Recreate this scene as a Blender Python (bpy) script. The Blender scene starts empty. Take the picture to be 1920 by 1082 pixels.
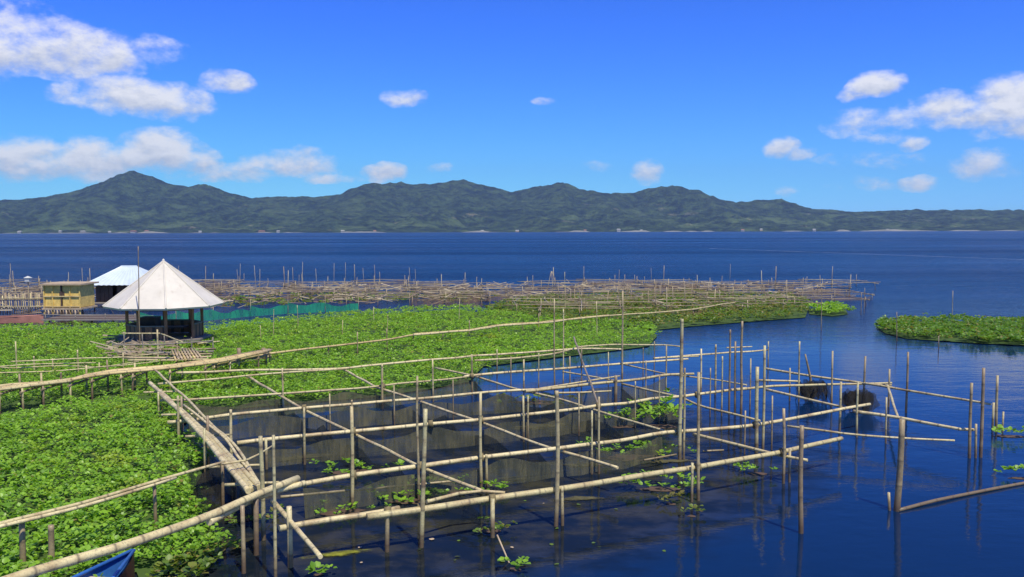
import bpy, bmesh, math, random
import numpy as np
from mathutils import Matrix, Vector

random.seed(7); rng = np.random.default_rng(7)
scene = bpy.context.scene
COL = scene.collection

# ------------------------------------------------------------------ camera
F = 1663.0; CAMZ = 5.0; W0, H0 = 1920.0, 1082.0
PITCH = math.atan((541 - 432) / F); ROLL = math.radians(-0.15)
CAMR = Matrix.Rotation(math.radians(90) - PITCH, 3, 'X') @ Matrix.Rotation(ROLL, 3, 'Z')
CAM = Vector((0, 0, CAMZ))
cd = bpy.data.cameras.new('camera'); cam = bpy.data.objects.new('camera', cd); COL.objects.link(cam)
cam.matrix_world = Matrix.Translation(CAM) @ CAMR.to_4x4()
cd.sensor_width = 36; cd.lens = F / W0 * 36; cd.clip_start = 0.1; cd.clip_end = 30000
scene.camera = cam

# ------------------------------------------------------------------ sun + sky
SUN_EL, SUN_AZ = math.radians(62), math.radians(150)      # azimuth clockwise from +Y: high, from the right and a little behind the camera
SKY_STRENGTH = 0.1
sd = Vector((math.sin(SUN_AZ) * math.cos(SUN_EL), math.cos(SUN_AZ) * math.cos(SUN_EL), math.sin(SUN_EL)))
ld = bpy.data.lights.new('sun', 'SUN'); ld.energy = 4.8; ld.angle = math.radians(0.53); ld.color = (1, 0.955, 0.77)
sun = bpy.data.objects.new('sun', ld); COL.objects.link(sun)
sun.rotation_euler = (-sd).to_track_quat('-Z', 'Y').to_euler(); sun.location = (0, 0, 60)
vs = scene.view_settings
vs.view_transform = 'Standard'; vs.look = 'None'; vs.exposure = 0.25; vs.gamma = 1.0; vs.use_curve_mapping = False
scene.render.engine = 'CYCLES'
scene.cycles.use_denoising = True
scene.cycles.max_bounces = 8; scene.cycles.transparent_max_bounces = 24
scene.cycles.volume_bounces = 0

class NT:
    """small helper for writing node trees"""
    def __init__(s, tree): s.t = tree; s.L = tree.links
    def n(s, kind, **kw):
        nd = s.t.nodes.new(kind)
        for k, v in kw.items(): setattr(nd, k, v)
        return nd
    def put(s, sock, v):
        if v is None: return
        if isinstance(v, bpy.types.NodeSocket): s.L.new(v, sock)
        else: sock.default_value = v
    def m(s, op, a, b=None, c=None, clamp=False):
        nd = s.n('ShaderNodeMath', operation=op); nd.use_clamp = clamp
        for i, v in enumerate((a, b, c)): s.put(nd.inputs[i], v)
        return nd.outputs[0]
    def v(s, op, a, b=None):
        nd = s.n('ShaderNodeVectorMath', operation=op)
        s.put(nd.inputs[0], a); s.put(nd.inputs[1], b)
        return nd.outputs[0]
    def mix(s, f, a, b, blend='MIX'):
        nd = s.n('ShaderNodeMix', data_type='RGBA', blend_type=blend)
        s.put(nd.inputs[0], f); s.put(nd.inputs[6], a); s.put(nd.inputs[7], b)
        return nd.outputs[2]
    def noise(s, vec, scale, detail=4, rough=0.5, out=0, dist=0.0):
        nd = s.n('ShaderNodeTexNoise'); s.put(nd.inputs['Vector'], vec)
        nd.inputs['Scale'].default_value = scale; nd.inputs['Detail'].default_value = detail
        nd.inputs['Roughness'].default_value = rough; nd.inputs['Distortion'].default_value = dist
        return nd.outputs[out]
    def ss(s, x, a, b):
        nd = s.n('ShaderNodeMapRange', interpolation_type='SMOOTHSTEP')
        s.put(nd.inputs[0], x); s.put(nd.inputs[1], a); s.put(nd.inputs[2], b)
        return nd.outputs[0]

# clouds: (centre px, py, half width, half height, strength) read as azimuth / elevation of real clouds far away
CLOUDS = [(40, 85, 110, 58, 1), (130, 105, 100, 50, 1), (215, 125, 55, 26, .9), (-60, 100, 90, 60, 1), (300, 105, 50, 26, .45),
          (255, 190, 115, 34, 1), (340, 205, 60, 25, .8), (435, 165, 48, 21, .75),
          (185, 303, 66, 38, 1.1), (310, 292, 84, 44, 1.1), (375, 310, 40, 24, .75), (40, 300, 80, 38, 1), (-60, 300, 90, 40, 1), (110, 325, 90, 20, .7),
          (555, 308, 85, 26, .95), (480, 322, 60, 20, .6), (720, 326, 40, 20, 1), (770, 192, 44, 18, .75), (1212, 326, 30, 22, .8), (1020, 195, 25, 9, .3),
          (1465, 283, 32, 20, 1), (1500, 294, 30, 13, .8), (1635, 172, 46, 22, .95), (1600, 186, 30, 15, .7),
          (1605, 238, 56, 26, .7), (1650, 262, 50, 14, .5), (1705, 275, 28, 13, .6), (1690, 230, 40, 24, .4),
          (1765, 212, 55, 28, 1), (1820, 232, 70, 24, 1), (1895, 200, 60, 46, 1), (1980, 220, 80, 60, 1), (1930, 245, 90, 25, .9),
          (1835, 312, 46, 26, .8), (1870, 325, 40, 14, .5), (1715, 347, 36, 14, .65), (1630, 350, 45, 13, .45), (1575, 355, 30, 10, .4), (1470, 357, 22, 12, .35),
          (1640, 305, 110, 14, .25), (830, 320, 25, 12, .35), (1110, 310, 30, 10, .2), (620, 335, 60, 12, .5), (430, 330, 50, 16, .5)]

wd = bpy.data.worlds.new('World'); scene.world = wd; wd.use_nodes = True
wt = NT(wd.node_tree); wd.node_tree.nodes.clear()
sky = wt.n('ShaderNodeTexSky', sky_type='NISHITA'); sky.sun_disc = False
sky.sun_elevation = SUN_EL; sky.sun_rotation = SUN_AZ
sky.air_density = 1.0; sky.dust_density = 0.25; sky.ozone_density = 4.0; sky.altitude = 300
tc = wt.n('ShaderNodeTexCoord')
sep = wt.n('ShaderNodeSeparateXYZ'); wt.put(sep.inputs[0], tc.outputs['Generated'])
U = wt.m('ARCTAN2', sep.outputs[0], sep.outputs[1]); V = wt.m('ARCSINE', sep.outputs[2])
wn = wt.noise(tc.outputs['Generated'], 22, 3, .55, out=1)
warp = wt.n('ShaderNodeSeparateXYZ'); wt.put(warp.inputs[0], wn)
Uw = wt.m('ADD', U, wt.m('MULTIPLY', wt.m('SUBTRACT', warp.outputs[0], .5), .035))
Vw = wt.m('ADD', V, wt.m('MULTIPLY', wt.m('SUBTRACT', warp.outputs[1], .5), .018))
mask = None; tilt = None
for (px, py, a, b, s) in CLOUDS:
    u0 = math.atan((px - 960) / F); v0 = (432 - py) / F * math.cos(u0)
    du = wt.m('DIVIDE', wt.m('SUBTRACT', Uw, u0), a / F * 1.22)
    dv = wt.m('DIVIDE', wt.m('SUBTRACT', Vw, v0), b / F * 1.27)
    dv2 = wt.m('MAXIMUM', dv, wt.m('MULTIPLY', dv, -1.25))
    m = wt.m('MULTIPLY', wt.m('SUBTRACT', 1.0, wt.m('ADD', wt.m('MULTIPLY', du, du), wt.m('MULTIPLY', dv2, dv2))), s)
    m = wt.m('MAXIMUM', m, 0.0)
    t_ = wt.m('MULTIPLY', m, dv)
    mask = m if mask is None else wt.m('MAXIMUM', mask, m)
    tilt = t_ if tilt is None else wt.m('ADD', tilt, t_)
# outside the picture the same scattered cloud goes on
gen = wt.noise(tc.outputs['Generated'], 5.5, 3, .5)
gen = wt.ss(gen, .56, .74)
outside = wt.m('MAXIMUM', wt.ss(wt.m('ABSOLUTE', U), .58, .72), wt.ss(V, .30, .42))
gen = wt.m('MULTIPLY', wt.m('MULTIPLY', gen, outside), .8)
mask = wt.m('MAXIMUM', mask, gen)
sc = wt.v('MULTIPLY', tc.outputs['Generated'], (1, 1, 1.7))
cn = wt.noise(sc, 26, 9, .62)
cn2 = wt.noise(wt.v('ADD', sc, (.004, 0, .010)), 26, 9, .62)
dens = wt.ss(wt.m('ADD', mask, wt.m('MULTIPLY', wt.m('SUBTRACT', cn, .5), 2.3)), .0, 1.05)
dens = wt.m('MULTIPLY', dens, wt.ss(mask, 0.0, .16))
dens = wt.m('MULTIPLY', dens, .9)
lit = wt.m('ADD', wt.m('ADD', .58, wt.m('MULTIPLY', wt.m('SUBTRACT', cn, cn2), 3.2)), wt.m('MULTIPLY', tilt, 1.0), clamp=True)
ccol = wt.mix(lit, (5.4, 5.6, 6.0, 1), (8.4, 8.25, 8.05, 1))
gm = wt.n('ShaderNodeGamma'); wt.put(gm.inputs[0], wt.mix(1.0, sky.outputs[0], (.1, .1, .1, 1), 'MULTIPLY')); gm.inputs[1].default_value = 1.6
skyc = wt.mix(1.0, gm.outputs[0], (5.1, 11.5, 25.0, 1), 'MULTIPLY')
skyc = wt.v('MINIMUM', skyc, (99, 99, 10.2))
final = wt.mix(dens, skyc, ccol)
bg = wt.n('ShaderNodeBackground'); wt.put(bg.inputs[0], final); bg.inputs[1].default_value = SKY_STRENGTH
wo = wt.n('ShaderNodeOutputWorld'); wt.L.new(bg.outputs[0], wo.inputs[0])
wd.cycles.sampling_method = 'MANUAL'; wd.cycles.sample_map_resolution = 512

# ------------------------------------------------------------------ picture point -> place
def ray(px, py):
    return CAMR @ Vector(((px - W0 / 2) / F, -(py - H0 / 2) / F, -1))
def at(px, py, z=0.0):
    d = ray(px, py); t = (z - CAMZ) / d.z
    return CAM + d * t
def proj(p):
    q = CAMR.transposed() @ (Vector(p) - CAM)
    return W0 / 2 + F * q.x / -q.z, H0 / 2 - F * q.y / -q.z
def ztop(base, ypx):
    lo, hi = -3.0, 12.0
    for _ in range(30):
        mid = (lo + hi) / 2
        if proj((base.x, base.y, mid))[1] > ypx: lo = mid
        else: hi = mid
    return (lo + hi) / 2

# ------------------------------------------------------------------ materials
MATS = {}
def mat(name, fn):
    if name not in MATS:
        mt = bpy.data.materials.new(name); mt.use_nodes = True
        t = NT(mt.node_tree); b = mt.node_tree.nodes['Principled BSDF']
        out = mt.node_tree.nodes['Material Output']
        fn(t, b, out); MATS[name] = mt
    return MATS[name]
def setb(b, col=None, rough=None, spec=None):
    if col is not None: b.inputs['Base Color'].default_value = (*col, 1)
    if rough is not None: b.inputs['Roughness'].default_value = rough
    if spec is not None: b.inputs['Specular IOR Level'].default_value = spec

def bamboo(c1, c2, c3):
    def fn(t, b, out):
        geo = t.n('ShaderNodeNewGeometry'); oi = t.n('ShaderNodeObjectInfo')
        ob = t.n('ShaderNodeTexCoord').outputs['Object']
        at_ = t.n('ShaderNodeAttribute', attribute_name='node')
        r = oi.outputs['Random']
        base = t.mix(t.ss(r, 0, 1), (*c1, 1), (*c2, 1))
        n1 = t.noise(ob, 2.2, 5, .65); n2 = t.noise(ob, 30, 3, .6)
        base = t.mix(t.ss(n1, .42, .70), base, (*c3, 1))
        base = t.mix(t.m('MULTIPLY', t.ss(n2, .5, .75), .65), base, (.10, .085, .06, 1))
        base = t.mix(t.m('MULTIPLY', at_.outputs['Fac'], .75), base, (.09, .07, .045, 1))
        z = t.n('ShaderNodeSeparateXYZ'); t.put(z.inputs[0], geo.outputs['Position'])
        wet = t.m('SUBTRACT', 1.0, t.ss(t.m('ADD', z.outputs[2], t.m('MULTIPLY', n1, .35)), .26, .62))
        base = t.mix(t.m('MULTIPLY', wet, .85), base, (.085, .05, .03, 1))
        t.put(b.inputs['Base Color'], base)
        b.inputs['Roughness'].default_value = .5
        bp = t.n('ShaderNodeBump'); bp.inputs['Strength'].default_value = .25; bp.inputs['Distance'].default_value = .01
        t.put(bp.inputs['Height'], n2); t.put(b.inputs['Normal'], bp.outputs[0])
    return fn
BAM = mat('bamboo_weathered', bamboo((.62, .51, .27), (.47, .39, .19), (.33, .23, .11)))
BAMY = mat('bamboo_straw', bamboo((.64, .49, .22), (.52, .39, .17), (.34, .22, .10)))
BAMD = mat('bamboo_old', bamboo((.30, .23, .12), (.26, .18, .10), (.13, .085, .05)))
BAMG = mat('bamboo_far', bamboo((.44, .35, .20), (.27, .20, .12), (.16, .11, .07)))

BAMP = mat('bamboo_post', bamboo((.46, .40, .20), (.36, .28, .15), (.20, .13, .07)))

def net_fn(col, lo, hi, sc=3.0):
    def fn(t, b, out):
        ob = t.n('ShaderNodeNewGeometry').outputs['Position']
        setb(b, col, .8, .2)
        n = t.m('ADD', t.m('MULTIPLY', t.noise(t.v('MULTIPLY', ob, (sc, sc, sc * .35)), 1.0, 5, .65), .6), t.m('MULTIPLY', t.noise(t.v('MULTIPLY', ob, (sc * 5, sc * 5, sc * .5)), 1.0, 4, .7), .4))
        t.put(b.inputs['Base Color'], t.mix(t.ss(n, .35, .7), (*col, 1), (col[0] * 2.6, col[1] * 2.1, col[2] * 1.6, 1)))
        a = t.n('ShaderNodeMapRange'); t.put(a.inputs[0], n); a.inputs[1].default_value = .3; a.inputs[2].default_value = .7
        a.inputs[3].default_value = lo; a.inputs[4].default_value = hi
        t.put(b.inputs['Alpha'], a.outputs[0])
    return fn
NET = mat('net_dark', net_fn((.055, .060, .042), .45, .95))
NETFAR = mat('net_brown', net_fn((.11, .08, .055), .2, .7, 1.2))
NETG = mat('net_teal', net_fn((.008, .15, .095), .55, .97, 1.6))
NETB = mat('net_black', net_fn((.016, .017, .018), .30, 1.0, 5.0))

def leaf_fn(c1, c2, c3, dead=.12):
    def fn(t, b, out):
        geo = t.n('ShaderNodeNewGeometry')
        r = geo.outputs['Random Per Island']; p = geo.outputs['Position']
        n = t.noise(p, .35, 4, .6); n2 = t.noise(p, 1.3, 3, .6)
        c = t.mix(t.ss(t.m('ADD', t.m('MULTIPLY', r, .55), t.m('MULTIPLY', n2, .5)), .2, .85), (*c1, 1), (*c2, 1))
        c = t.mix(t.ss(n, .5, .68), c, (*c3, 1)); c = t.mix(t.m('MULTIPLY', t.ss(t.noise(p, .8, 4, .6), .55, .72), .6), c, (c2[0] * 1.25, c2[1] * .8, c2[2], 1))
        c = t.mix(t.m('MULTIPLY', t.m('GREATER_THAN', r, 1 - dead), t.ss(n2, .35, .6)), c, (.26, .19, .06, 1))
        t.put(b.inputs['Base Color'], c); b.inputs['Roughness'].default_value = .42; b.inputs['Specular IOR Level'].default_value = .45
        tr = t.n('ShaderNodeBsdfTranslucent'); t.put(tr.inputs[0], t.mix(1.0, c, (1.3, 1.35, .6, 1), 'MULTIPLY'))
        mx = t.n('ShaderNodeMixShader'); mx.inputs[0].default_value = .42
        t.L.new(b.outputs[0], mx.inputs[1]); t.L.new(tr.outputs[0], mx.inputs[2]); t.L.new(mx.outputs[0], out.inputs[0])
    return fn
LEAF = mat('hyacinth_leaf', leaf_fn((.13, .27, .02), (.29, .49, .04), (.25, .45, .035), .03))
LEAFY = mat('hyacinth_leaf_pale', leaf_fn((.09, .16, .02), (.19, .29, .034), (.17, .17, .04), .3))
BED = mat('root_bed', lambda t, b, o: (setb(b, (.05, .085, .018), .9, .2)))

def water_fn(t, b, out):
    geo = t.n('ShaderNodeNewGeometry'); p = geo.outputs['Position']
    s = t.n('ShaderNodeSeparateXYZ'); t.put(s.inputs[0], p)
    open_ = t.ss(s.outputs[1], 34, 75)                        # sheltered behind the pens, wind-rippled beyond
    patch = t.noise(t.v('MULTIPLY', p, (.010, .035, 1)), 1.0, 4, .6)
    streak = t.noise(t.v('MULTIPLY', p, (.0016, .011, 1)), 1.0, 5, .62)
    fine = t.noise(t.v('MULTIPLY', p, (1, 1.5, 1)), 3.2, 4, .6)
    mid = t.noise(t.v('MULTIPLY', p, (.6, 1.2, 1)), .9, 4, .6)
    big = t.noise(t.v('MULTIPLY', p, (.5, 1, 1)), .22, 3, .6)
    h = t.m('ADD', t.m('MULTIPLY', fine, .045), t.m('ADD', t.m('MULTIPLY', mid, .17), t.m('MULTIPLY', big, t.m('MULTIPLY', open_, .55))))
    calm = t.n('ShaderNodeMapRange'); t.put(calm.inputs[0], open_); calm.inputs[3].default_value = .10; calm.inputs[4].default_value = 3.6
    st = t.m('MULTIPLY', calm.outputs[0], t.m('ADD', .55, t.m('MULTIPLY', t.ss(patch, .35, .65), .6)))
    bp = t.n('ShaderNodeBump'); t.put(bp.inputs['Strength'], st); bp.inputs['Distance'].default_value = 1.0
    t.put(bp.inputs['Height'], h); t.put(b.inputs['Normal'], bp.outputs[0])
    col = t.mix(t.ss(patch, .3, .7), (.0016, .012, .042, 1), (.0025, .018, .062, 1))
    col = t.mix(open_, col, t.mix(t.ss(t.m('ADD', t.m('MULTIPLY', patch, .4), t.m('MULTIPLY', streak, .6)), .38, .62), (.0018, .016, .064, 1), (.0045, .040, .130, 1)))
    # turbid, weedy water inside the near pen
    ex = t.m('DIVIDE', t.m('ADD', s.outputs[0], 1.2), 8.6); ey = t.m('DIVIDE', t.m('SUBTRACT', t.m('SUBTRACT', s.outputs[1], 18.6), t.m('MULTIPLY', s.outputs[0], .30)), 6.6)
    weed = t.noise(t.v('MULTIPLY', p, (1, 1.4, 1)), .9, 6, .65)
    turb = t.ss(t.m('ADD', t.m('ADD', t.m('MULTIPLY', ex, ex), t.m('MULTIPLY', ey, ey)), t.m('MULTIPLY', t.m('SUBTRACT', weed, .5), 1.2)), 1.15, .55)
    col = t.mix(t.m('MULTIPLY', turb, .9), col, t.mix(t.ss(weed, .42, .68), (.006, .009, .012, 1), (.038, .034, .016, 1)))
    t.put(b.inputs['Base Color'], col)
    setb(b, None, 1.0, 0.0)
    fr_ = t.n('ShaderNodeFresnel'); fr_.inputs[0].default_value = 1.333; t.L.new(bp.outputs[0], fr_.inputs['Normal'])
    gl = t.n('ShaderNodeBsdfGlossy'); t.L.new(bp.outputs[0], gl.inputs['Normal']); t.put(gl.inputs['Roughness'], t.m('ADD', .05, t.m('MULTIPLY', open_, .15)))
    gl.inputs[0].default_value = (.96, .98, 1, 1)
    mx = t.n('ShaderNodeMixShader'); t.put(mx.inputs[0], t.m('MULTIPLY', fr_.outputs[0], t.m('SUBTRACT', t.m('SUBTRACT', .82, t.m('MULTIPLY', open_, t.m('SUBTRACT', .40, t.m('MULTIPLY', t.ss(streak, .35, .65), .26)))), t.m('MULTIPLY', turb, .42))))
    t.L.new(b.outputs[0], mx.inputs[1]); t.L.new(gl.outputs[0], mx.inputs[2]); t.L.new(mx.outputs[0], out.inputs[0])
WATER = mat('lake_water', water_fn)

def hill_fn(t, b, out):
    geo = t.n('ShaderNodeNewGeometry'); p = geo.outputs['Position']
    n1 = t.noise(p, .0065, 6, .68); n2 = t.noise(p, .024, 5, .7); n3 = t.noise(t.v('MULTIPLY', p, (1, 1, 3)), .009, 5, .7)
    c = t.mix(t.ss(n2, .35, .68), (.006, .015, .009, 1), (.050, .080, .026, 1))
    n4 = t.noise(p, .055, 3, .6); c = t.mix(t.ss(n4, .48, .62), c, t.mix(1.0, c, (.35, .4, .5, 1), 'MULTIPLY'))
    s = t.n('ShaderNodeSeparateXYZ'); t.put(s.inputs[0], p)
    low = t.ss(s.outputs[2], 150, 10)
    c = t.mix(t.m('MULTIPLY', t.ss(n1, .5, .66), t.m('ADD', .30, t.m('MULTIPLY', low, .6))), c, (.085, .12, .042, 1))
    c = t.mix(t.m('MULTIPLY', t.ss(n3, .60, .72), t.m('MULTIPLY', low, .7)), c, (.26, .22, .14, 1))
    t.put(b.inputs['Base Color'], c); setb(b, None, .9, .1)
    bp = t.n('ShaderNodeBump'); bp.inputs['Strength'].default_value = 1; bp.inputs['Distance'].default_value = 26
    t.put(bp.inputs['Height'], n2); t.put(b.inputs['Normal'], bp.outputs[0])
HILL = mat('forested_hill', hill_fn)

def paint(c, rough=.6, var=.25, sc=4.0, dirt=(.1, .08, .06), amt=.5, spec=.4):
    def fn(t, b, out):
        ob = t.n('ShaderNodeTexCoord').outputs['Object']
        n = t.noise(ob, sc, 6, .65); n2 = t.noise(t.v('MULTIPLY', ob, (1, 1, .25)), sc * 3, 4, .6)
        col = t.mix(t.ss(n, .3, .7), (*[x * (1 - var) for x in c], 1), (*c, 1))
        col = t.mix(t.m('MULTIPLY', t.ss(n2, .55, .8), amt), col, (*dirt, 1))
        t.put(b.inputs['Base Color'], col); setb(b, None, rough, spec)
    return fn
WHITE = mat('roof_white', paint((.60, .545, .465), .5, .14, 1.2, (.36, .28, .20), .55))
BLUEROOF = mat('roof_pale_blue', paint((.52, .58, .64), .4, .15, 1.0, (.35, .38, .42), .3))
WOODD = mat('wood_dark', paint((.10, .06, .04), .75, .4, 3.0, (.02, .012, .01), .6))
WOODR = mat('wood_red_brown', paint((.36, .16, .08), .7, .4, 3.0, (.03, .015, .01), .5))
WOODG = mat('wood_grey', paint((.26, .22, .18), .8, .35, 3.0, (.10, .08, .06), .5))
SAND = mat('plank_pale', paint((.48, .36, .23), .8, .35, 3.0, (.20, .14, .08), .5))
YELLOW = mat('woven_yellow', paint((.76, .52, .14), .7, .35, 5.0, (.22, .14, .04), .6))
PINK = mat('paint_faded_red', paint((.42, .18, .13), .65, .3, 2.0, (.20, .10, .08), .5))
BLUE = mat('boat_blue', paint((.035, .14, .44), .45, .3, 4.0, (.03, .05, .10), .5))
MAROON = mat('boat_maroon', paint((.09, .018, .016), .5, .3, 4.0, (.03, .01, .01), .5))
PALE = mat('lime_white', paint((.50, .49, .46), .7, .15, 2.0, (.4, .38, .35), .3))
RUST = mat('roof_rust', paint((.30, .14, .09), .7, .3, .5, (.15, .08, .05), .5))
def algae_fn(c):
    def fn(t, b, out):
        ob = t.n('ShaderNodeNewGeometry').outputs['Position']; a = t.n('ShaderNodeAttribute', attribute_name='node').outputs['Fac']
        n = t.noise(t.v('MULTIPLY', ob, (1, 1.6, 1)), 2.6, 6, .68)
        t.put(b.inputs['Base Color'], t.mix(t.ss(n, .35, .7), (*[q * .4 for q in c], 1), (*c, 1))); setb(b, None, .8, .2)
        t.put(b.inputs['Alpha'], t.m('MULTIPLY', t.ss(t.m('ADD', t.m('MULTIPLY', a, .7), n), .72, 1.0), .85))
    return fn
ALGAE = mat('algae_olive', algae_fn((.13, .115, .05)))
ALGAEY = mat('algae_yellow', algae_fn((.30, .30, .03)))
FOAM = mat('foam_pale', paint((.45, .50, .58), .6, .2, .05, (.2, .25, .35), .4))
SANDSH = mat('shore_pale', paint((.24, .23, .19), .9, .4, .02, (.10, .11, .06), .8))

# ------------------------------------------------------------------ mesh helpers
class MB:
    def __init__(s): s.v = []; s.f = []; s.a = []; s.mi = []
    def add(s, vs_, fs, attr=None, mi=0):
        o = len(s.v); s.v += [tuple(x) for x in vs_]; s.f += [tuple(i + o for i in f) for f in fs]
        s.a += list(attr) if attr is not None else [0.0] * len(vs_); s.mi += [mi] * len(fs); return s
    def box(s, c, size, rz=0.0, mi=0):
        cx, cy, cz = c; sx, sy, sz = [q / 2 for q in size]; cs, sn = math.cos(rz), math.sin(rz)
        vs_ = []
        for dz in (-sz, sz):
            for dx, dy in ((-sx, -sy), (sx, -sy), (sx, sy), (-sx, sy)):
                vs_.append((cx + dx * cs - dy * sn, cy + dx * sn + dy * cs, cz + dz))
        return s.add(vs_, [(3, 2, 1, 0), (4, 5, 6, 7), (0, 1, 5, 4), (1, 2, 6, 5), (2, 3, 7, 6), (3, 0, 4, 7)], None, mi)
    def tube(s, pts, r0, r1, sides=8, nodes=True, gap=.42, rnd=None):
        rnd = rnd or random
        P = [Vector(p) for p in pts]
        # arclength resample with catmull-rom
        Q = []
        for i in range(len(P) - 1):
            a = P[i - 1] if i > 0 else P[i] * 2 - P[i + 1]; d = P[i + 2] if i + 2 < len(P) else P[i + 1] * 2 - P[i]
            b_, c_ = P[i], P[i + 1]; n = 6 if len(P) > 2 else 1
            for k in range(n):
                u = k / n
                Q.append(.5 * ((2 * b_) + (c_ - a) * u + (2 * a - 5 * b_ + 4 * c_ - d) * u * u + (3 * b_ - a - 3 * c_ + d) * u ** 3))
        Q.append(P[-1])
        cum = [0]
        for i in range(1, len(Q)): cum.append(cum[-1] + (Q[i] - Q[i - 1]).length)
        L = cum[-1]
        def pos(x):
            x = min(max(x, 0), L); i = 0
            while i < len(cum) - 2 and cum[i + 1] < x: i += 1
            w = (x - cum[i]) / max(cum[i + 1] - cum[i], 1e-9); return Q[i].lerp(Q[i + 1], w)
        st = [(0, 1, 0)]
        if nodes:
            x = gap * rnd.uniform(.3, .9)
            while x < L - .05:
                st += [(x - .03, .99, 0), (x, 1.06, 1), (x + .03, .99, 0)]; x += gap * rnd.uniform(.85, 1.15)
        else:
            k = max(1, int(L / 1.2))
            st += [(L * i / k, 1, 0) for i in range(1, k)]
        st.append((L, 1, 0))
        vs_, fs, at_ = [], [], []
        for j, (x, sc_, nd) in enumerate(st):
            c = pos(x); tn = (pos(x + .05) - pos(x - .05)).normalized()
            up = Vector((0, 0, 1)) if abs(tn.z) < .9 else Vector((1, 0, 0))
            e1 = tn.cross(up).normalized(); e2 = e1.cross(tn)
            r = (r0 + (r1 - r0) * x / max(L, 1e-6)) * sc_
            for k in range(sides):
                a = 2 * math.pi * k / sides
                vs_.append(c + e1 * (math.cos(a) * r) + e2 * (math.sin(a) * r)); at_.append(nd)
        for j in range(len(st) - 1):
            for k in range(sides):
                a = j * sides + k; b_ = j * sides + (k + 1) % sides
                fs.append((a, b_, b_ + sides, a + sides))
        fs.append(tuple(range(sides - 1, -1, -1))); o = (len(st) - 1) * sides; fs.append(tuple(o + k for k in range(sides)))
        return s.add(vs_, fs, at_)
    def build(s, name, mats, parent=None, smooth=False):
        base = parent_base(parent)
        me = bpy.data.meshes.new(name)
        me.from_pydata([(x - base[0], y - base[1], z - base[2]) for x, y, z in s.v], [], s.f)
        for m_ in (mats if isinstance(mats, (list, tuple)) else [mats]): me.materials.append(m_)
        if any(s.a):
            me.attributes.new('node', 'FLOAT', 'POINT').data.foreach_set('value', s.a)
        if any(s.mi): me.polygons.foreach_set('material_index', s.mi)
        if smooth: me.polygons.foreach_set('use_smooth', [len(f) <= 4 for f in s.f])
        me.update()
        o = bpy.data.objects.new(name, me); COL.objects.link(o)
        if parent is not None: o.parent = parent
        return o
def parent_base(p):
    b = Vector((0, 0, 0))
    while p is not None: b += p.location; p = p.parent
    return b
def thing(name, label, cat, loc=(0, 0, 0), group=None):
    o = bpy.data.objects.new(name, None); COL.objects.link(o); o.location = loc; o.empty_display_size = .3
    return tag(o, label, cat, group)
def tag(o, label=None, cat=None, group=None, kind=None):
    if label: o['label'] = label
    if cat: o['category'] = cat
    if group: o['group'] = group
    if kind: o['kind'] = kind
    return o
def recenter(o):
    """put a top-level mesh's origin at its base"""
    me = o.data; n = len(me.vertices); co = np.empty(n * 3); me.vertices.foreach_get('co', co); co = co.reshape(-1, 3)
    c = np.array([(co[:, 0].min() + co[:, 0].max()) / 2, (co[:, 1].min() + co[:, 1].max()) / 2, co[:, 2].min()])
    me.vertices.foreach_set('co', (co - c).ravel()); o.location = c; me.update(); return o
def pole(name, pts, r, parent=None, m=None, taper=.8, sides=10, nodes=True, gap=.45):
    r *= .74 if name != 'post' else .68
    P_ = [Vector(p) for p in pts]; L_ = (P_[-1] - P_[0]).length
    if L_ > .9 and nodes:
        Q_ = [P_[0]]
        for i in range(1, len(P_)):
            k = max(1, int(round((P_[i] - P_[i - 1]).length / .9)))
            for j in range(1, k): Q_.append(P_[i - 1].lerp(P_[i], j / k) + Vector((random.gauss(0, 1), random.gauss(0, 1), random.gauss(0, 1))) * min(.010, r * .2))
            Q_.append(P_[i])
        pts = Q_
    return MB().tube(pts, r, r * taper, sides, nodes, gap).build(name, m or BAM, parent, True)
def jog(pts, z0, amt=.02):
    return [at(p[0], p[1], z0 if len(p) < 3 else p[2]) for p in pts]

# value noise
def vnoise(x, y, seed=0):
    xi = np.floor(x).astype(np.int64); yi = np.floor(y).astype(np.int64); xf = x - xi; yf = y - yi
    def h(a, b):
        n = (a * 374761393 + b * 668265263 + seed * 1274126177) & 0x7fffffff
        n = (n ^ (n >> 13)) * 1274126177 & 0x7fffffff
        return ((n ^ (n >> 16)) & 0xffff) / 65535.0
    u = xf * xf * (3 - 2 * xf); v_ = yf * yf * (3 - 2 * yf)
    return (h(xi, yi) * (1 - u) + h(xi + 1, yi) * u) * (1 - v_) + (h(xi, yi + 1) * (1 - u) + h(xi + 1, yi + 1) * u) * v_
def fbm(x, y, oct=5, seed=0, g=.5):
    s = 0; a = 1; t = 0
    for i in range(oct): s = s + a * vnoise(x * 2 ** i, y * 2 ** i, seed + i); t += a; a *= g
    return s / t
def big_mesh(name, V_, Fq, mats, mi=None, smooth=False):
    """fast mesh from arrays, all faces with the same corner count"""
    me = bpy.data.meshes.new(name); k = Fq.shape[1]
    me.vertices.add(len(V_)); me.vertices.foreach_set('co', V_.astype(np.float32).ravel())
    me.loops.add(Fq.size); me.loops.foreach_set('vertex_index', Fq.astype(np.int32).ravel())
    me.polygons.add(len(Fq)); me.polygons.foreach_set('loop_start', np.arange(0, Fq.size, k, dtype=np.int32))
    for m_ in mats: me.materials.append(m_)
    if mi is not None: me.polygons.foreach_set('material_index', mi.astype(np.int32))
    if smooth: me.polygons.foreach_set('use_smooth', np.ones(len(Fq), dtype=bool))
    me.update(calc_edges=True); me.validate()
    o = bpy.data.objects.new(name, me); COL.objects.link(o); return o

# ================================================================== the setting
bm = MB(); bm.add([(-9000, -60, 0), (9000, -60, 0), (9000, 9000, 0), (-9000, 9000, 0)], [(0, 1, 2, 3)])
water = bm.build('lake_water', WATER); tag(water, 'deep blue lake water reaching to the far hills', kind='structure')

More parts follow.
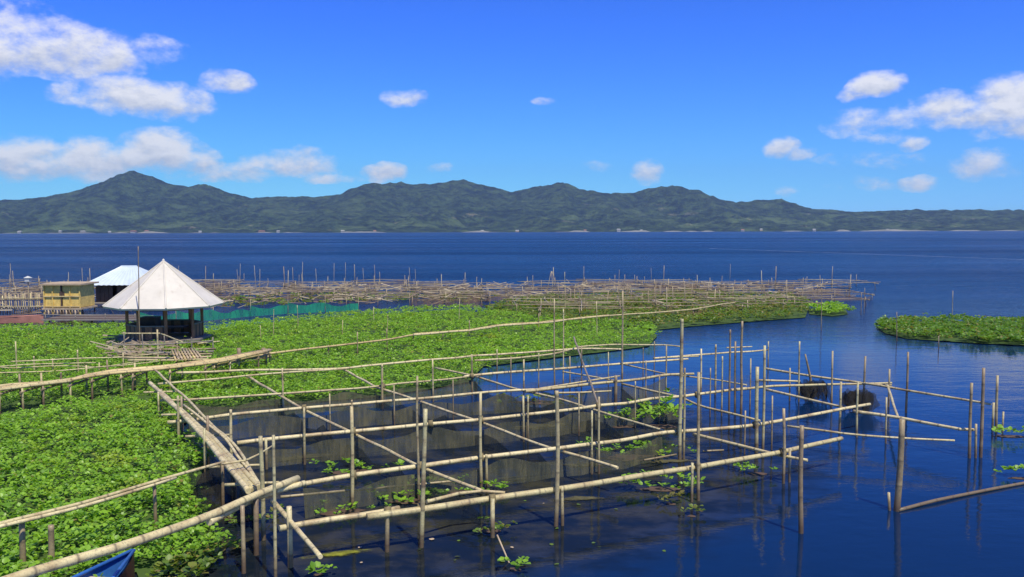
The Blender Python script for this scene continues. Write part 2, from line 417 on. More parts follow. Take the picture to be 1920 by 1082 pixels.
PROFILE = [(-900, 425), (-500, 405), (-200, 392), (0, 382), (40, 378), (100, 372), (150, 358), (200, 340), (240, 328), (262, 322), (290, 332), (330, 346),
           (360, 350), (388, 344), (420, 358), (470, 371), (530, 370), (600, 368), (640, 362), (680, 345), (740, 340), (780, 343), (830, 340), (865, 333), (900, 342),
           (960, 357), (1010, 346), (1060, 338), (1095, 354), (1140, 362), (1190, 362), (1225, 351), (1262, 346), (1310, 360), (1350, 374), (1385, 380),
           (1420, 375), (1465, 373), (1510, 391), (1560, 397), (1620, 397), (1700, 396), (1800, 395), (1920, 396), (2200, 398), (2700, 415), (3000, 425)]
RIDGE, SHORE = 3350.0, 2420.0
nx, ny = 760, 110
gx = np.linspace(-3700, 3700, nx); ty = np.linspace(0, 1, ny)
gyv = SHORE + ty * 2100
X, Y = np.meshgrid(gx, gyv)
pxs = np.array([p[0] for p in PROFILE]); hor = 432 + (960 - pxs) * math.tan(math.radians(.15))
xs = (pxs - 960) / F * RIDGE; hs = (hor - np.array([p[1] for p in PROFILE])) / F * RIDGE + CAMZ
P = np.interp(X, xs, hs)
shift = (fbm(X / 700, X * 0 + 3, 3, 5) - .5) * 500
yr = RIDGE + shift
k = np.clip((Y - SHORE) / (yr - SHORE), 0, 2)
shape = np.where(k < 1, k ** 1.15, np.clip(1 - (k - 1) * .9, 0, 1) ** 1.2)
sp = 1 - np.abs(2 * fbm(X / 420 + .3 * fbm(X / 200, Y / 200, 3, 9), Y / 900, 4, 21) - 1)
Z = P * shape * (1 - .55 * (1 - sp) * np.clip(1 - k, 0, 1) ** .6 * 1.6)
rg = 1 - np.abs(2 * fbm(X / 260 + Y / 1400, Y / 520, 4, 61, .55) - 1)
Z = Z - P * .42 * (1 - rg) * np.clip(k * 2.2, 0, 1) * np.clip((1.02 - k) * 3.2, 0, 1)
Z = np.where(k < 1, Z * (.93 + .07 * k), Z)
Z = Z * np.where(k < 1, yr / RIDGE * 0 + 1, 1)
Z += (fbm(X / 28, Y / 28, 3, 40) - .45) * 16 * np.clip(k * 6, 0, 1) * np.clip(P / 40, .25, 1)
Z[0, :] = -3; Z = np.maximum(Z, -3); Z[1, :] = np.maximum(Z[1, :], .5)
Yw = Y + (fbm(X / 160, X * 0, 4, 77) - .5) * 130 * (1 - np.clip((Y - SHORE) / 600, 0, 1))
Vv = np.stack([X.ravel(), Yw.ravel(), Z.ravel()], 1)
i0 = (np.arange(ny - 1)[:, None] * nx + np.arange(nx - 1)[None, :]).ravel()
Fq = np.stack([i0, i0 + 1, i0 + nx + 1, i0 + nx], 1)
hills = big_mesh('hills', Vv, Fq, [HILL], None, True)
tag(hills, 'long range of forested hills across the lake', kind='structure')
# pale strip of shore under the hills
sx = np.linspace(-3000, 3000, 400); off = np.interp(sx, gx, Yw[0, :])
wv = 12 * np.clip(fbm(sx / 45, sx * 0, 3, 3) - .42, 0, 1) * 3
Vs = np.concatenate([np.stack([sx, off - 14, sx * 0 - .3], 1), np.stack([sx, off + 4, wv * .35 - .4], 1), np.stack([sx, off + 30, sx * 0 - 1], 1)])
i0 = np.arange(399); Fs = np.concatenate([np.stack([i0, i0 + 1, i0 + 401, i0 + 400], 1), np.stack([i0 + 400, i0 + 401, i0 + 801, i0 + 800], 1)])
tag(big_mesh('far_shore', Vs, Fs, [SANDSH]), 'pale strip of beach below the hills', kind='structure')

# houses on the far shore
def shore_y(x): return float(np.interp(x, gx, Yw[0, :]))
def ground_z(x, y):
    r = np.array([np.interp(x, gx, Z[j]) for j in range(0, 14)]); yy = np.array([np.interp(x, gx, Yw[j]) for j in range(0, 14)])
    return float(np.interp(y, yy, r))
FARW = mat('far_wall', paint((.34, .33, .30), .8, .2, .3, (.2, .18, .15), .4))
HOUSES = [(52, 15, 10, FARW, 4), (122, 12, 9, FARW, 16), (160, 20, 9, WOODG, 6), (205, 12, 8, FARW, 10), (252, 24, 11, FARW, 5), (276, 16, 13, FARW, 5), (377, 13, 8, FARW, 6),
          (492, 26, 9, SAND, 8), (520, 14, 9, FARW, 8), (640, 16, 8, FARW, 5), (705, 12, 8, SAND, 12), (905, 14, 8, FARW, 6), (970, 15, 8, SAND, 10), (1098, 12, 9, FARW, 8), (1162, 16, 14, FARW, 5),
          (1205, 12, 8, FARW, 6), (1398, 15, 8, FARW, 5), (1430, 12, 9, SAND, 12), (1522, 14, 9, FARW, 8), (1675, 14, 8, FARW, 6)]
for (px, w, h, wm, back) in HOUSES:
    w *= .6; h *= .42; x = (px - 960) / F * 2440; y = shore_y(x) + back + 12; z = max(ground_z(x, y), .5)
    t = thing('far_house', 'small pale house at the foot of the far hills', 'house', (x, y, z - 2), 'houses along the far shore')
    MB().box((x, y, z + h / 2 - 1), (w, w * .7, h + 2)).build('wall', wm, t)
    a, b2 = w * .58, w * .42; zt = z + h
    MB().add([(x - a, y - b2, zt), (x + a, y - b2, zt), (x + a, y + b2, zt), (x - a, y + b2, zt), (x - a * .8, y, zt + 2.2), (x + a * .8, y, zt + 2.2)],
             [(0, 1, 5, 4), (2, 3, 4, 5), (1, 2, 5), (3, 0, 4), (3, 2, 1, 0)]).build('roof', RUST if (px % 3 == 0) else FARW, t)

# ================================================================== floating plants
LT = np.array([(0, 0, 0), (-.40, .22, .10), (-.46, .62, .10), (0, 1.0, -.02), (.46, .62, .10), (.40, .22, .10), (0, .5, 0)], float)
LF = np.array([(6, 1, 0), (6, 2, 1), (6, 3, 2), (6, 4, 3), (6, 5, 4), (6, 0, 5)])
def inpoly(px, py, poly):
    ins = np.zeros(len(px), bool); n = len(poly); j = n - 1
    for i in range(n):
        xi, yi = poly[i]; xj, yj = poly[j]
        c = ((yi > py) != (yj > py)) & (px < (xj - xi) * (py - yi) / (yj - yi + 1e-12) + xi); ins ^= c; j = i
    return ins
def leaves_at(x, y, size, height, seed, tall=None):
    n = len(x); r = np.random.default_rng(seed); K = 6; jit = 1.0
    if n >= 3 * K:                                   # rosettes: six leaves spread round one crown
        m_ = n // K; x = np.repeat(x[:m_], K); y = np.repeat(y[:m_], K); n = m_ * K
        ps = np.repeat(r.uniform(.75, 1.3, m_), K); yaw = np.repeat(r.uniform(0, 6.28, m_), K) + np.tile(np.arange(K) * 1.047, m_) + r.normal(0, .28, n)
        ph = np.repeat(r.beta(4.5, 1.8, m_) * np.where(r.uniform(0, 1, m_) < .06, 1.45, 1), K)
    else: ps = np.ones(n); yaw = r.uniform(0, 2 * np.pi, n); ph = r.beta(3.2, 1.6, n); 
    s = size * ps * r.uniform(.7, 1.15, n) * (.75 + .5 * fbm(x / 2.3, y / 2.3, 2, seed + 3));
    x = x - np.sin(yaw) * s * .45; y = y + np.cos(yaw) * s * .45; pit = np.radians(r.normal(20, 16, n)); rol = np.radians(r.normal(0, 18, n))
    z = .04 + height * np.clip(ph + r.normal(0, .07, n), 0, 1.4) * (.6 + .8 * fbm(x / 1.1, y / 1.1, 3, seed)) * (1 if tall is None else tall)
    T = LT[None] * s[:, None, None]
    T[:, :, 0] *= r.uniform(.8, 1.1, n)[:, None]
    cr, sr = np.cos(rol)[:, None], np.sin(rol)[:, None]; X_ = T[:, :, 0] * cr + T[:, :, 2] * sr; Z_ = -T[:, :, 0] * sr + T[:, :, 2] * cr; Y_ = T[:, :, 1]
    cp, sp_ = np.cos(pit)[:, None], np.sin(pit)[:, None]; Y2 = Y_ * cp - Z_ * sp_; Z2 = Y_ * sp_ + Z_ * cp
    cy, sy = np.cos(yaw)[:, None], np.sin(yaw)[:, None]; X3 = X_ * cy - Y2 * sy; Y3 = X_ * sy + Y2 * cy
    V_ = np.stack([X3 + x[:, None], Y3 + y[:, None], Z2 + z[:, None]], 2).reshape(-1, 3)
    F_ = (LF[None] + (np.arange(n) * 7)[:, None, None]).reshape(-1, 3)
    return V_, F_
def hyacinth(label, polypx, density, size, height, m, seed, zref=.25, fade=None, gaps=.30, bed=True):
    poly = [(lambda q: (q.x, q.y))(at(px, py, zref)) for px, py in polypx]
    A = np.array(poly); lo, hi = A.min(0), A.max(0); r = np.random.default_rng(seed)
    n = int((hi[0] - lo[0]) * (hi[1] - lo[1]) * density)
    x = r.uniform(lo[0], hi[0], n); y = r.uniform(lo[1], hi[1], n)
    jx = x + (fbm(x / .9, y / .9, 3, seed + 5) - .5) * 1.6; jy = y + (fbm(x / .9, y / .9, 3, seed + 15) - .5) * 1.6
    ok = inpoly(jx, jy, poly) & (fbm(x / .55, y / .55, 2, seed + 8) > gaps)
    if fade: ok &= r.uniform(0, 1, n) < fade(x, y)
    x, y = x[ok], y[ok]
    V_, F_ = leaves_at(x, y, size, height, seed)
    if not bed:
        tag(big_mesh('water_hyacinth', V_, F_, [m]), label, 'water plants', kind='stuff'); return len(x)
    # root bed under the leaves
    from mathutils.geometry import tessellate_polygon
    tri = tessellate_polygon([[Vector((a, b, 0)) for a, b in poly]])
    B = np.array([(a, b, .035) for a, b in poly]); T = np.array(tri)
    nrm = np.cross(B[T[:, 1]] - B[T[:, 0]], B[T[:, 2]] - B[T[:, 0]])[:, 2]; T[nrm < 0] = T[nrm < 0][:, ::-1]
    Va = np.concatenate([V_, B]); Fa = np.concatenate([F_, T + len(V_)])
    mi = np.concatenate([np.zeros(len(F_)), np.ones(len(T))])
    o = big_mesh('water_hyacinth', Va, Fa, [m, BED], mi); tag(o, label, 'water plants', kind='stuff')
    return len(x)
MATA = [(-420, 1140), (165, 1120), (190, 1062), (255, 1045), (262, 1062), (330, 1040), (395, 1012), (418, 985), (372, 960), (352, 915), (378, 870), (385, 838), (350, 815), (338, 780),
        (440, 752), (560, 742), (700, 731), (800, 717), (878, 704), (893, 690), (905, 676), (1040, 660), (1130, 650), (1215, 640), (1232, 622), (1218, 606),
        (1140, 600), (1060, 598), (930, 582), (860, 574), (660, 584), (440, 603), (400, 612), (230, 606), (100, 610), (-350, 612)]
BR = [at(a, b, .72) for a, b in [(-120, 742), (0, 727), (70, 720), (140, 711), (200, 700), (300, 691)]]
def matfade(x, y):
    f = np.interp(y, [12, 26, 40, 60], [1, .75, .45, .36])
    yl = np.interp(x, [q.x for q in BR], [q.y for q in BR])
    return np.where((np.abs(y - yl + .95 + (fbm(x / .9, y / .9, 2, 3) - .5) * 1.2) < 1.05) & (x < BR[-1].x), .04, f)  # sparse leaves by the footbridge: open channel, with deck shade shaped into the gap
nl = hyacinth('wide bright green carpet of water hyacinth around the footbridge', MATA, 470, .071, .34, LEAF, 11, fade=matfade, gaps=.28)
hyacinth('olive strip of sparse water hyacinth between the far pens', [(905, 577), (960, 560), (1060, 552), (1150, 548), (1300, 546), (1480, 552), (1520, 562), (1510, 588), (1400, 596), (1320, 602), (1222, 611), (1150, 602), (1060, 601)],
         90, .13, .34, LEAFY, 12, gaps=.40)
hyacinth('low floating island of water hyacinth in open blue water', [(1642, 606), (1660, 616), (1700, 626), (1830, 634), (2050, 644), (2050, 594), (1880, 596), (1700, 594), (1655, 598)],
         190, .12, .30, mat('hyacinth_leaf_lime', leaf_fn((.07, .16, .018), (.17, .31, .03), (.15, .25, .035))), 13)
hyacinth('small green tuft of plants at the tip of the far pens', [(1518, 582), (1560, 586), (1590, 582), (1585, 572), (1540, 570), (1515, 574)], 140, .13, .4, LEAF, 14)
hyacinth('scattered green plants floating between the outer far pens', [(420, 574), (600, 566), (760, 560), (880, 566), (940, 556), (900, 548), (700, 546), (480, 550), (400, 560)], 60, .13, .25, LEAFY, 16, gaps=.52, bed=False)
hyacinth('yellowing hyacinth patch beside the blue boat bow', [(252, 1092), (340, 1084), (405, 1052), (442, 1025), (418, 985), (395, 1012), (330, 1040), (262, 1055)], 420, .085, .2, LEAFY, 15, gaps=.2, bed=False)

def clump(label, px, py, rad, n, size, height, m=LEAF, group=None, aspect=1.6):
    c = at(px, py, 0); r = np.random.default_rng(int(px * 7 + py)); n = int(n * 2.2)
    a = r.uniform(0, 2 * np.pi, n); q = np.sqrt(r.uniform(0, 1, n)) * rad
    x = c.x + np.cos(a) * q * aspect; y = c.y + np.sin(a) * q
    V_, F_ = leaves_at(x, y, size * .68, height * .8, int(px)); V_[:, 2] = np.maximum(V_[:, 2], .012); V_ -= np.array([c.x, c.y, 0])
    t = thing('hyacinth_clump', label, 'water plant', (c.x, c.y, 0), group)
    o = big_mesh('leaves', V_, F_, [m]); o.parent = t; o['kind'] = 'stuff'
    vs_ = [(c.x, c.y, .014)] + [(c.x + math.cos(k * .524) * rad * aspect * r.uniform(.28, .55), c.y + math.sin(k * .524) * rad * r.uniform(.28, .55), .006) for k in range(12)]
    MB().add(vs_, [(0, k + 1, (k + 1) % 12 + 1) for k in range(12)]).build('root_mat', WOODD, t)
CG = 'loose hyacinth clumps adrift in the pens'
clump('tall tuft of hyacinth growing against the tallest pen post', 1238, 800, .55, 90, .16, .75)
clump('dim hyacinth clump floating behind the second rail', 1170, 800, .42, 46, .13, .35)
clump('hyacinth clump spreading between the two front rails', 1185, 858, .65, 90, .14, .3, aspect=2.2)
clump('bright hyacinth clump floating just outside the front rail', 1238, 917, .40, 70, .13, .22, aspect=2.0)
clump('pale sprig of hyacinth adrift outside the front rail', 1258, 945, .16, 14, .12, .18, LEAFY)
clump('small yellow-green sprig adrift near the double post', 1297, 968, .13, 12, .12, .16, LEAFY)
clump('flat green clump adrift beside the twin posts', 1420, 888, .30, 40, .12, .14, aspect=1.7)
clump('long green clump hugging the inside of the front rail', 850, 922, .42, 70, .12, .2, aspect=2.6)
clump('green clump at the foot of the leaning post', 770, 940, .42, 60, .12, .14, aspect=2.0)
clump('thin green clump inside the near corner of the pen', 640, 960, .5, 36, .10, .10, aspect=2.2)
clump('faint green clump under the third rail', 665, 886, .55, 46, .13, .2, aspect=1.8)
clump('olive clump floating in the middle of the pen', 1010, 755, .8, 60, .15, .15, LEAFY, aspect=2.2)
clump('tangle of plants caught on the short front post', 922, 996, .28, 34, .12, .16, LEAFY)
clump('small leafy sprig drifting at the bottom of the broken stick', 965, 1068, .15, 16, .12, .14)
clump('single small sprig of leaves by the yellow algae', 598, 1078, .12, 10, .12, .1)
clump('green sprig lashed to the edge of the open lake stakes', 1893, 818, .36, 46, .14, .2, aspect=2.4)
clump('green sprig riding on the long floating pole', 1912, 897, .22, 30, .13, .16, aspect=2.2)
clump('leaf litter gathered at the pen corner', 455, 970, .55, 60, .11, .08, LEAFY)

def patch(name, label, cat, px, py, rx, ry, m, rz=0.0, seed=0):
    c = at(px, py, 0); n = 30; vs_ = [(c.x, c.y, .02)]
    for k in range(n):
        a = 2 * math.pi * k / n; w = .65 + .6 * float(vnoise(np.array([math.cos(a) * 1.7 + 9 + seed]), np.array([math.sin(a) * 1.7 + 4.0]), seed)[0])
        x, y = math.cos(a) * rx * w, math.sin(a) * ry * w
        vs_.append((c.x + x * math.cos(rz) - y * math.sin(rz), c.y + x * math.sin(rz) + y * math.cos(rz), .008))
    o = MB().add(vs_, [(0, k + 1, (k + 1) % n + 1) for k in range(n)], [1.0] + [0.0] * n).build(name, m); recenter(o); tag(o, label, cat); return o
patch('algae_patch', 'yellow algae scum by the near end of the front rail', 'algae', 632, 1040, .85, .22, ALGAEY, .25, 3)
patch('algae_patch', 'brown algae raft between the two front rails', 'algae', 1105, 872, 1.1, .35, ALGAE, .2, 5)
patch('algae_patch', 'olive algae raft inside the front bay', 'algae', 960, 900, .7, .4, ALGAE, .4, 6)
patch('algae_patch', 'olive algae raft beside the tall front post', 'algae', 1080, 935, .8, .25, ALGAE, .2, 8)
patch('algae_patch', 'dull algae raft under the second rail', 'algae', 1010, 800, 1.3, .5, ALGAE, .4, 9)
patch('algae_patch', 'dull algae raft in the left bay of the pen', 'algae', 560, 860, 1.0, .5, ALGAE, .3, 10)
patch('algae_patch', 'thin algae raft along the tallest post', 'algae', 1260, 865, .9, .3, ALGAE, .2, 12)

# drifting leaves
for i in range(26):
    px, py = random.uniform(640, 1330), random.uniform(935, 1075)
    if py < 960 and px < 900: continue
    c = at(px, py, 0); V_, F_ = leaves_at(np.array([c.x]), np.array([c.y]), random.uniform(.06, .12), .01, i + 300)
    V_[:, 2] = .012 + (V_[:, 2] - V_[:, 2].min()) * .25
    o = big_mesh('floating_leaf', V_, F_, [LEAFY if i % 4 else SAND]); tag(recenter(o), 'single loose leaf floating on dark water outside the front rail', 'leaf', 'leaves adrift on the water')

# ================================================================== the near fish pen
ZR = .60
pen = thing('bamboo_fish_pen', 'large grid of pale bamboo rails and posts forming the near fish pen', 'fish pen', at(900, 870, 0))
def rail(pts, r=.055, z=ZR, parent=None, m=None, name='rail', taper=.8, **kw): return pole(name, jog(pts, z), r, parent or pen, m, taper, **kw)
R1a = [(524, 991), (600, 977), (701, 963), (748, 953)]; R1b = [(688, 969), (800, 954), (889, 940), (1043, 918), (1166, 898), (1300, 877), (1463, 848), (1578, 822)]
R2 = [(566, 908), (669, 890), (787, 874), (902, 858), (1045, 841), (1166, 826), (1240, 812), (1305, 807), (1400, 799), (1463, 789), (1631, 758)]
R3 = [(444, 831), (501, 824), (661, 809), (808, 795), (902, 787), (1080, 767), (1125, 760), (1272, 744), (1400, 728)]
R3b = [(1380, 731), (1450, 724), (1553, 721), (1672, 718)]
R4 = [(314, 792), (351, 789), (437, 777), (571, 765), (661, 758), (783, 748), (906, 736), (1012, 730)]
R4b = [(985, 734), (1109, 720), (1162, 715), (1248, 703), (1301, 701)]
R5 = [(300, 751), (343, 750), (440, 744), (532, 738), (685, 727), (808, 714), (896, 703)]
R5b = [(870, 706), (982, 696), (1043, 692), (1092, 688), (1166, 682), (1290, 673)]
R6 = [(330, 699), (440, 695), (644, 691), (718, 683), (857, 671), (889, 667), (1002, 660), (1084, 654), (1165, 655)]
R6b = [(296, 720), (421, 709), (468, 704), (530, 699), (644, 692)]
R7 = [(890, 676), (960, 672), (1040, 663), (1090, 650), (1150, 646), (1248, 647), (1276, 650)]
R8 = [(1225, 672), (1300, 666), (1440, 656)]
rail(R1a, .062, taper=1.0); rail(R1b, .075, ZR); rail(R2, .062); rail(R3, .062); rail(R3b, .05)
rail(R4, .058); rail(R4b, .062); rail([(1043, 737), (1146, 733)], .04); rail([(1011, 729), (1162, 705)], .04)
rail(R5, .045); rail(R5b, .055); rail(R6, .055); rail(R6b, .045); rail(R7, .045); rail(R8, .045); rail([(1362, 652), (1410, 650)], .035); rail([(1236, 671), (1310, 668)], .035)
rail([(526, 932), (787, 908), (850, 902)], .035, .25); rail([(1207, 863), (1268, 852)], .03, .2); rail([(1318, 846), (1357, 844)], .03, .2)
rail([(800, 941), (881, 922), (947, 924)], .045, ZR + .04)
X1 = [(464, 705), (515, 736), (575, 771), (661, 812), (787, 875), (905, 921)]
X2 = [(644, 693), (701, 724), (791, 754), (881, 785), (910, 795), (1031, 840), (1158, 877)]
X3 = [(816, 690), (888, 705), (962, 728), (1015, 740), (1088, 760), (1141, 777), (1246, 808)]
X4 = [(1166, 720), (1272, 744), (1316, 762), (1425, 789)]
X4b = [(1055, 697), (1110, 706), (1165, 716)]; X4c = [(1160, 681), (1248, 701), (1340, 712), (1400, 722)]
X6 = [(1300, 814), (1382, 834), (1463, 854), (1514, 863)]
for p, r in ((X1, .055), (X2, .05), (X3, .045), (X4, .045), (X4b, .035), (X4c, .035), (X6, .05)):
    rail(p, r, ZR - .085, name='cross_pole')
rail([(511, 939), (560, 996), (601, 1044)], .055, ZR + .09, name='cross_pole')
def post(px, yrail, ytop=None, r=.05, dx=0, parent=None, m=None, z=ZR, name='post', off=.0):
    b = at(px, yrail, z); b.y -= off
    zt = z + .04 if ytop is None else ztop(b, ytop)
    sh = dx / F * b.y
    return pole(name, [Vector((b.x - sh * (1.0 / max(zt, .4)) * .8, b.y, -1.0)), Vector((b.x + sh, b.y, zt))], r, parent or pen, m or random.choice((BAMP, BAMP, BAM)), .8)
PO = .1
for (px, yr_, yt, r, dx) in [(1043, 918, 733, .062, 0), (546, 986, 950, .07, 0), (728, 960, None, .062, 0), (790, 953, 767, .062, 11), (924, 936, None, .065, 0), (1296, 878, 868, .045, 0), (1308, 876, 698, .05, -2),
                             (1467, 848, 766, .05, -2), (663, 891, 762, .055, 0), (785, 875, 705, .04, 0), (902, 858, 735, .05, 0), (1053, 917, 912, .05, 0), (912, 857, 852, .045, 0), (1122, 832, 744, .04, 0),
                             (1109, 833, 770, .035, 0), (1273, 810, 598, .065, 2), (1281, 810, 690, .04, 0), (1416, 797, 688, .07, 0), (1429, 796, 648, .05, 0), (437, 832, 768, .05, 0), (573, 817, 764, .045, 0), (501, 825, 822, .05, 0),
                             (981, 779, 742, .045, 0), (990, 778, 742, .04, 0), (1478, 846, 842, .045, 0)]:
    post(px, yr_, yt, r, dx, off=PO)
for (px, yr_, yt, r) in [(338, 792, 742, .05), (300, 752, 735, .04), (387, 838, 803, .05), (532, 738, 690, .04), (718, 725, 682, .055), (812, 714, 674, .04), (885, 704, 664, .045), (982, 696, 674, .045), (1039, 692, 560, .04), (1056, 690, 580, .035), (1068, 689, 668, .04),
                         (1166, 682, 545, .05), (1248, 702, 648, .04), (932, 665, 655, .04), (661, 757, 750, .04), (1313, 700, 654, .045), (1340, 702, 646, .05), (1366, 735, 618, .045), (1376, 733, 640, .05), (1388, 735, 602, .055), (1439, 656, 640, .04), (1154, 716, 704, .08)]:
    post(px, yr_, yt, r, off=PO, m=BAMD if px in (1154, 1366, 1376, 1388) else None)
for (px, yr_, yt, r) in [(1226, 674, 640, .03), (1205, 680, 652, .03), (1140, 686, 660, .03), (1090, 690, 648, .035), (1010, 695, 662, .03), (958, 699, 668, .03), (1330, 739, 690, .03), (1352, 737, 668, .035), (1405, 727, 672, .035), (1190, 757, 715, .03), (1210, 713, 676, .03),
                         (1235, 750, 705, .03), (1085, 770, 735, .03), (850, 745, 712, .03), (1445, 793, 742, .03), (1395, 800, 770, .03), (620, 764, 738, .03), (740, 752, 722, .03)]:
    post(px, yr_, yt, r, off=PO, m=random.choice((BAMP, BAMD)))
pole('brace', [at(1076, 632, .9), at(1100, 700, .75), at(1124, 764, .55)], .045, pen, BAMD)
# rope lashings where posts meet the main rails
ROPE = mat('rope_lashing', paint((.22, .17, .08), .9, .4, 20, (.05, .04, .02), .5))
for (px, py) in [(1043, 918), (1308, 876), (1467, 848), (663, 891), (787, 874), (902, 858), (1273, 810), (1416, 797), (790, 953), (728, 960), (924, 936), (663, 809), (902, 787), (808, 795), (1122, 761), (1307, 740), (571, 765), (885, 705), (718, 724)]:
    c = at(px, py, ZR); MB().tube([c + Vector((-.05, -.02, 0)), c + Vector((.05, -.01, .01))], .088, .088, 8, False).build('lashing', ROPE, pen, True)
# netting hung from the rails down into the water
def net(pts, z0=ZR - .03, z1=-.05, parent=None, m=None, name='net', sag=.12, nv=5):
    P_ = [Vector(p) for p in pts]; rows = []
    dense = []
    for i in range(len(P_) - 1):
        k = max(1, int((P_[i + 1] - P_[i]).length / .5))
        dense += [P_[i].lerp(P_[i + 1], j / k) for j in range(k)]
    dense.append(P_[-1]); n = len(dense); vs_ = []
    for j in range(nv + 1):
        f = j / nv
        for i, q in enumerate(dense):
            ww = math.sin(i * 1.7 + q.x * 3) * .05 * (.3 + f)
            top = z0 - sag * abs(math.sin(i * .9)) * (1 - f)
            vs_.append((q.x + ww, q.y + math.cos(i * 2.1 + q.x) * .06 * f, top + (z1 - top) * f))
    fs = [(j * n + i, j * n + i + 1, (j + 1) * n + i + 1, (j + 1) * n + i) for j in range(nv) for i in range(n - 1)]
    return MB().add(vs_, fs).build(name, m or NET, parent or pen, True)
for line in (R2[:7], R3[:8], R4[1:], [(1012, 730), (1109, 720), (1162, 715), (1248, 705)], R5[1:7]):
    net(jog(line, ZR), sag=.24)
for line in (X1[1:], X2[1:6], X3[1:], X4[:2]):
    net(jog(line, ZR), z0=ZR - .12, sag=.3)
net(jog([(338, 752), (340, 790), (400, 840), (470, 915)], ZR), z0=.5)
net(jog([(352, 850), (372, 905), (392, 945)], .7), z0=.72, m=NETB)
net(jog([(421, 866), (370, 880)], .9), z0=.88, m=NETB)

# ------------------------------------------------------------------ open frame on the right
fr = thing('open_bamboo_frame', 'open unfinished bamboo frame standing in deep blue water', 'bamboo frame', at(1640, 800, 0))
def frail(pts, r=.05, z=ZR, name='rail', **kw): return pole(name, jog(pts, z), r, fr, kw.pop('m', None), **kw)
frail([(1435, 730), (1529, 752), (1578, 763)], .05); frail([(1600, 771), (1684, 783), (1802, 805), (1826, 806)], .055)
frail([(1435, 691), (1520, 705), (1610, 717), (1700, 732), (1811, 750), (1858, 758)], .05, .62)
frail([(1476, 799), (1602, 815), (1700, 822), (1790, 826)], .035, .5)
frail([(1422, 713), (1500, 715)], .045); frail([(1664, 722), (1684, 783)], .05, name='brace')
frail([(1630, 720), (1672, 722)], .04)
for (px, yr_, yt, r) in [(1557, 722, 658, .045), (1572, 762, 716, .05), (1604, 772, 716, .045), (1617, 719, 668, .05), (1663, 722, 692, .045), (1697, 732, 660, .05), (1835, 805, 690, .06), (1815, 806, 718, .055), (1827, 806, 795, .045),
                         (1866, 760, 704, .055), (1857, 760, 755, .05), (1876, 764, 772, .04), (1496, 714, 640, .04), (1480, 712, 690, .04), (1660, 782, 745, .035)]:
    b = at(px, yr_, ZR); b.y -= .1
    pole('post', [Vector((b.x, b.y, -1)), Vector((b.x + random.uniform(-.03, .03), b.y, ztop(b, yt)))], r, fr, BAMD if px in (1617, 1697, 1835, 1815) else BAMP)
b = at(1687, 958, 0); b2 = Vector((b.x, b.y, ztop(b, 786)))
st = pole('bamboo_stake', [Vector((b.x - .05, b.y, -1)), b2], .085, None, BAMD); recenter(st); tag(st, 'stout old stake at the end of the long floating pole', 'stake')
b = at(1502, 1000, 0); st = pole('bamboo_stake', [Vector((b.x, b.y, -1)), Vector((b.x - .02, b.y, ztop(b, 798)))], .06, None, BAMD); recenter(st)
tag(st, 'lone two-toned stake standing in front of the pen corner', 'stake')
st = pole('floating_pole', [at(1684, 957, .02), at(1815, 926, .03), at(1925, 905, .02), at(2100, 872, .02)], .045, None, BAM); recenter(st)
tag(st, 'long bamboo pole floating flat on the open water', 'pole')
b = at(1672, 958, 0); st = pole('bamboo_stake', [Vector((b.x, b.y, -.6)), Vector((b.x - .04, b.y + .05, ztop(b, 925)))], .04, None, BAM); recenter(st)
tag(st, 'short broken stake tied to the stout old stake', 'stake')
st = pole('broken_stick', [at(932, 1003, .3), at(946, 1030, .12), at(962, 1072, -.1)], .018, None, SAND, nodes=False); recenter(st)
tag(st, 'thin pale broken stick leaning from the short front post', 'stick')

# dark nets heaped over the frame
def heap(label, px, py, w, h, seed, strands=5):
    c = at(px, py, .45); t = thing('net_heap', label, 'net', (c.x, c.y, 0))
    nu, nv = 22, 14; vs_ = []
    for j in range(nv + 1):
        f = j / nv; th = math.pi * f
        for i in range(nu):
            a = 2 * math.pi * i / nu
            d = .45 + 1.1 * float(fbm(np.array([math.cos(a) * 1.5 + seed]), np.array([math.sin(a) * 1.5 + f * 3.0]), 3, seed)[0])
            vs_.append((c.x + math.sin(th) * math.cos(a) * w * .55 * d, c.y + math.sin(th) * math.sin(a) * .28 * d, .30 + math.cos(th) * h * .55 * d))
    fs = [(j * nu + i, (j + 1) * nu + i, (j + 1) * nu + (i + 1) % nu, j * nu + (i + 1) % nu) for j in range(nv) for i in range(nu)]
    MB().add(vs_, fs).build('bundle', NETB, t, True)
    for i in range(3):
        n = 14; y = c.y - .12 - i * .1; vs_ = []
        top = [.62 + random.uniform(-.14, .04) for _ in range(n)]; bot = [random.choice((-.05, -.05, .1, .25, .35)) * random.uniform(.4, 1) for _ in range(n)]
        for k in range(n):
            x = c.x + (k / (n - 1) - .5) * w * 2.1 + i * .06; f = math.sin(k * 1.9 + i) * .07
            vs_ += [(x, y + f, top[k]), (x + random.uniform(-.05, .05), y + f * 1.5, (top[k] + bot[k]) / 2), (x + random.uniform(-.06, .06), y - f, bot[k])]
        MB().add(vs_, [(3 * k + q, 3 * k + q + 1, 3 * k + q + 4, 3 * k + q + 3) for k in range(n - 1) for q in (0, 1)]).build('hanging_net', NETB, t, True)
heap('black net heaped around the pointed stake', 1516, 722, .42, .42, 3)
heap('black net bundle hanging beside the frame brace', 1600, 740, .42, .38, 8)
b = at(1522, 745, 0); st = pole('bamboo_stake', [Vector((b.x, b.y, -1)), Vector((b.x - .02, b.y, ztop(b, 720))), Vector((b.x - .22, b.y, ztop(b, 664)))], .09, None, BAMD, taper=.35); recenter(st)
tag(st, 'dark pointed stake rising from the heaped black net', 'stake')

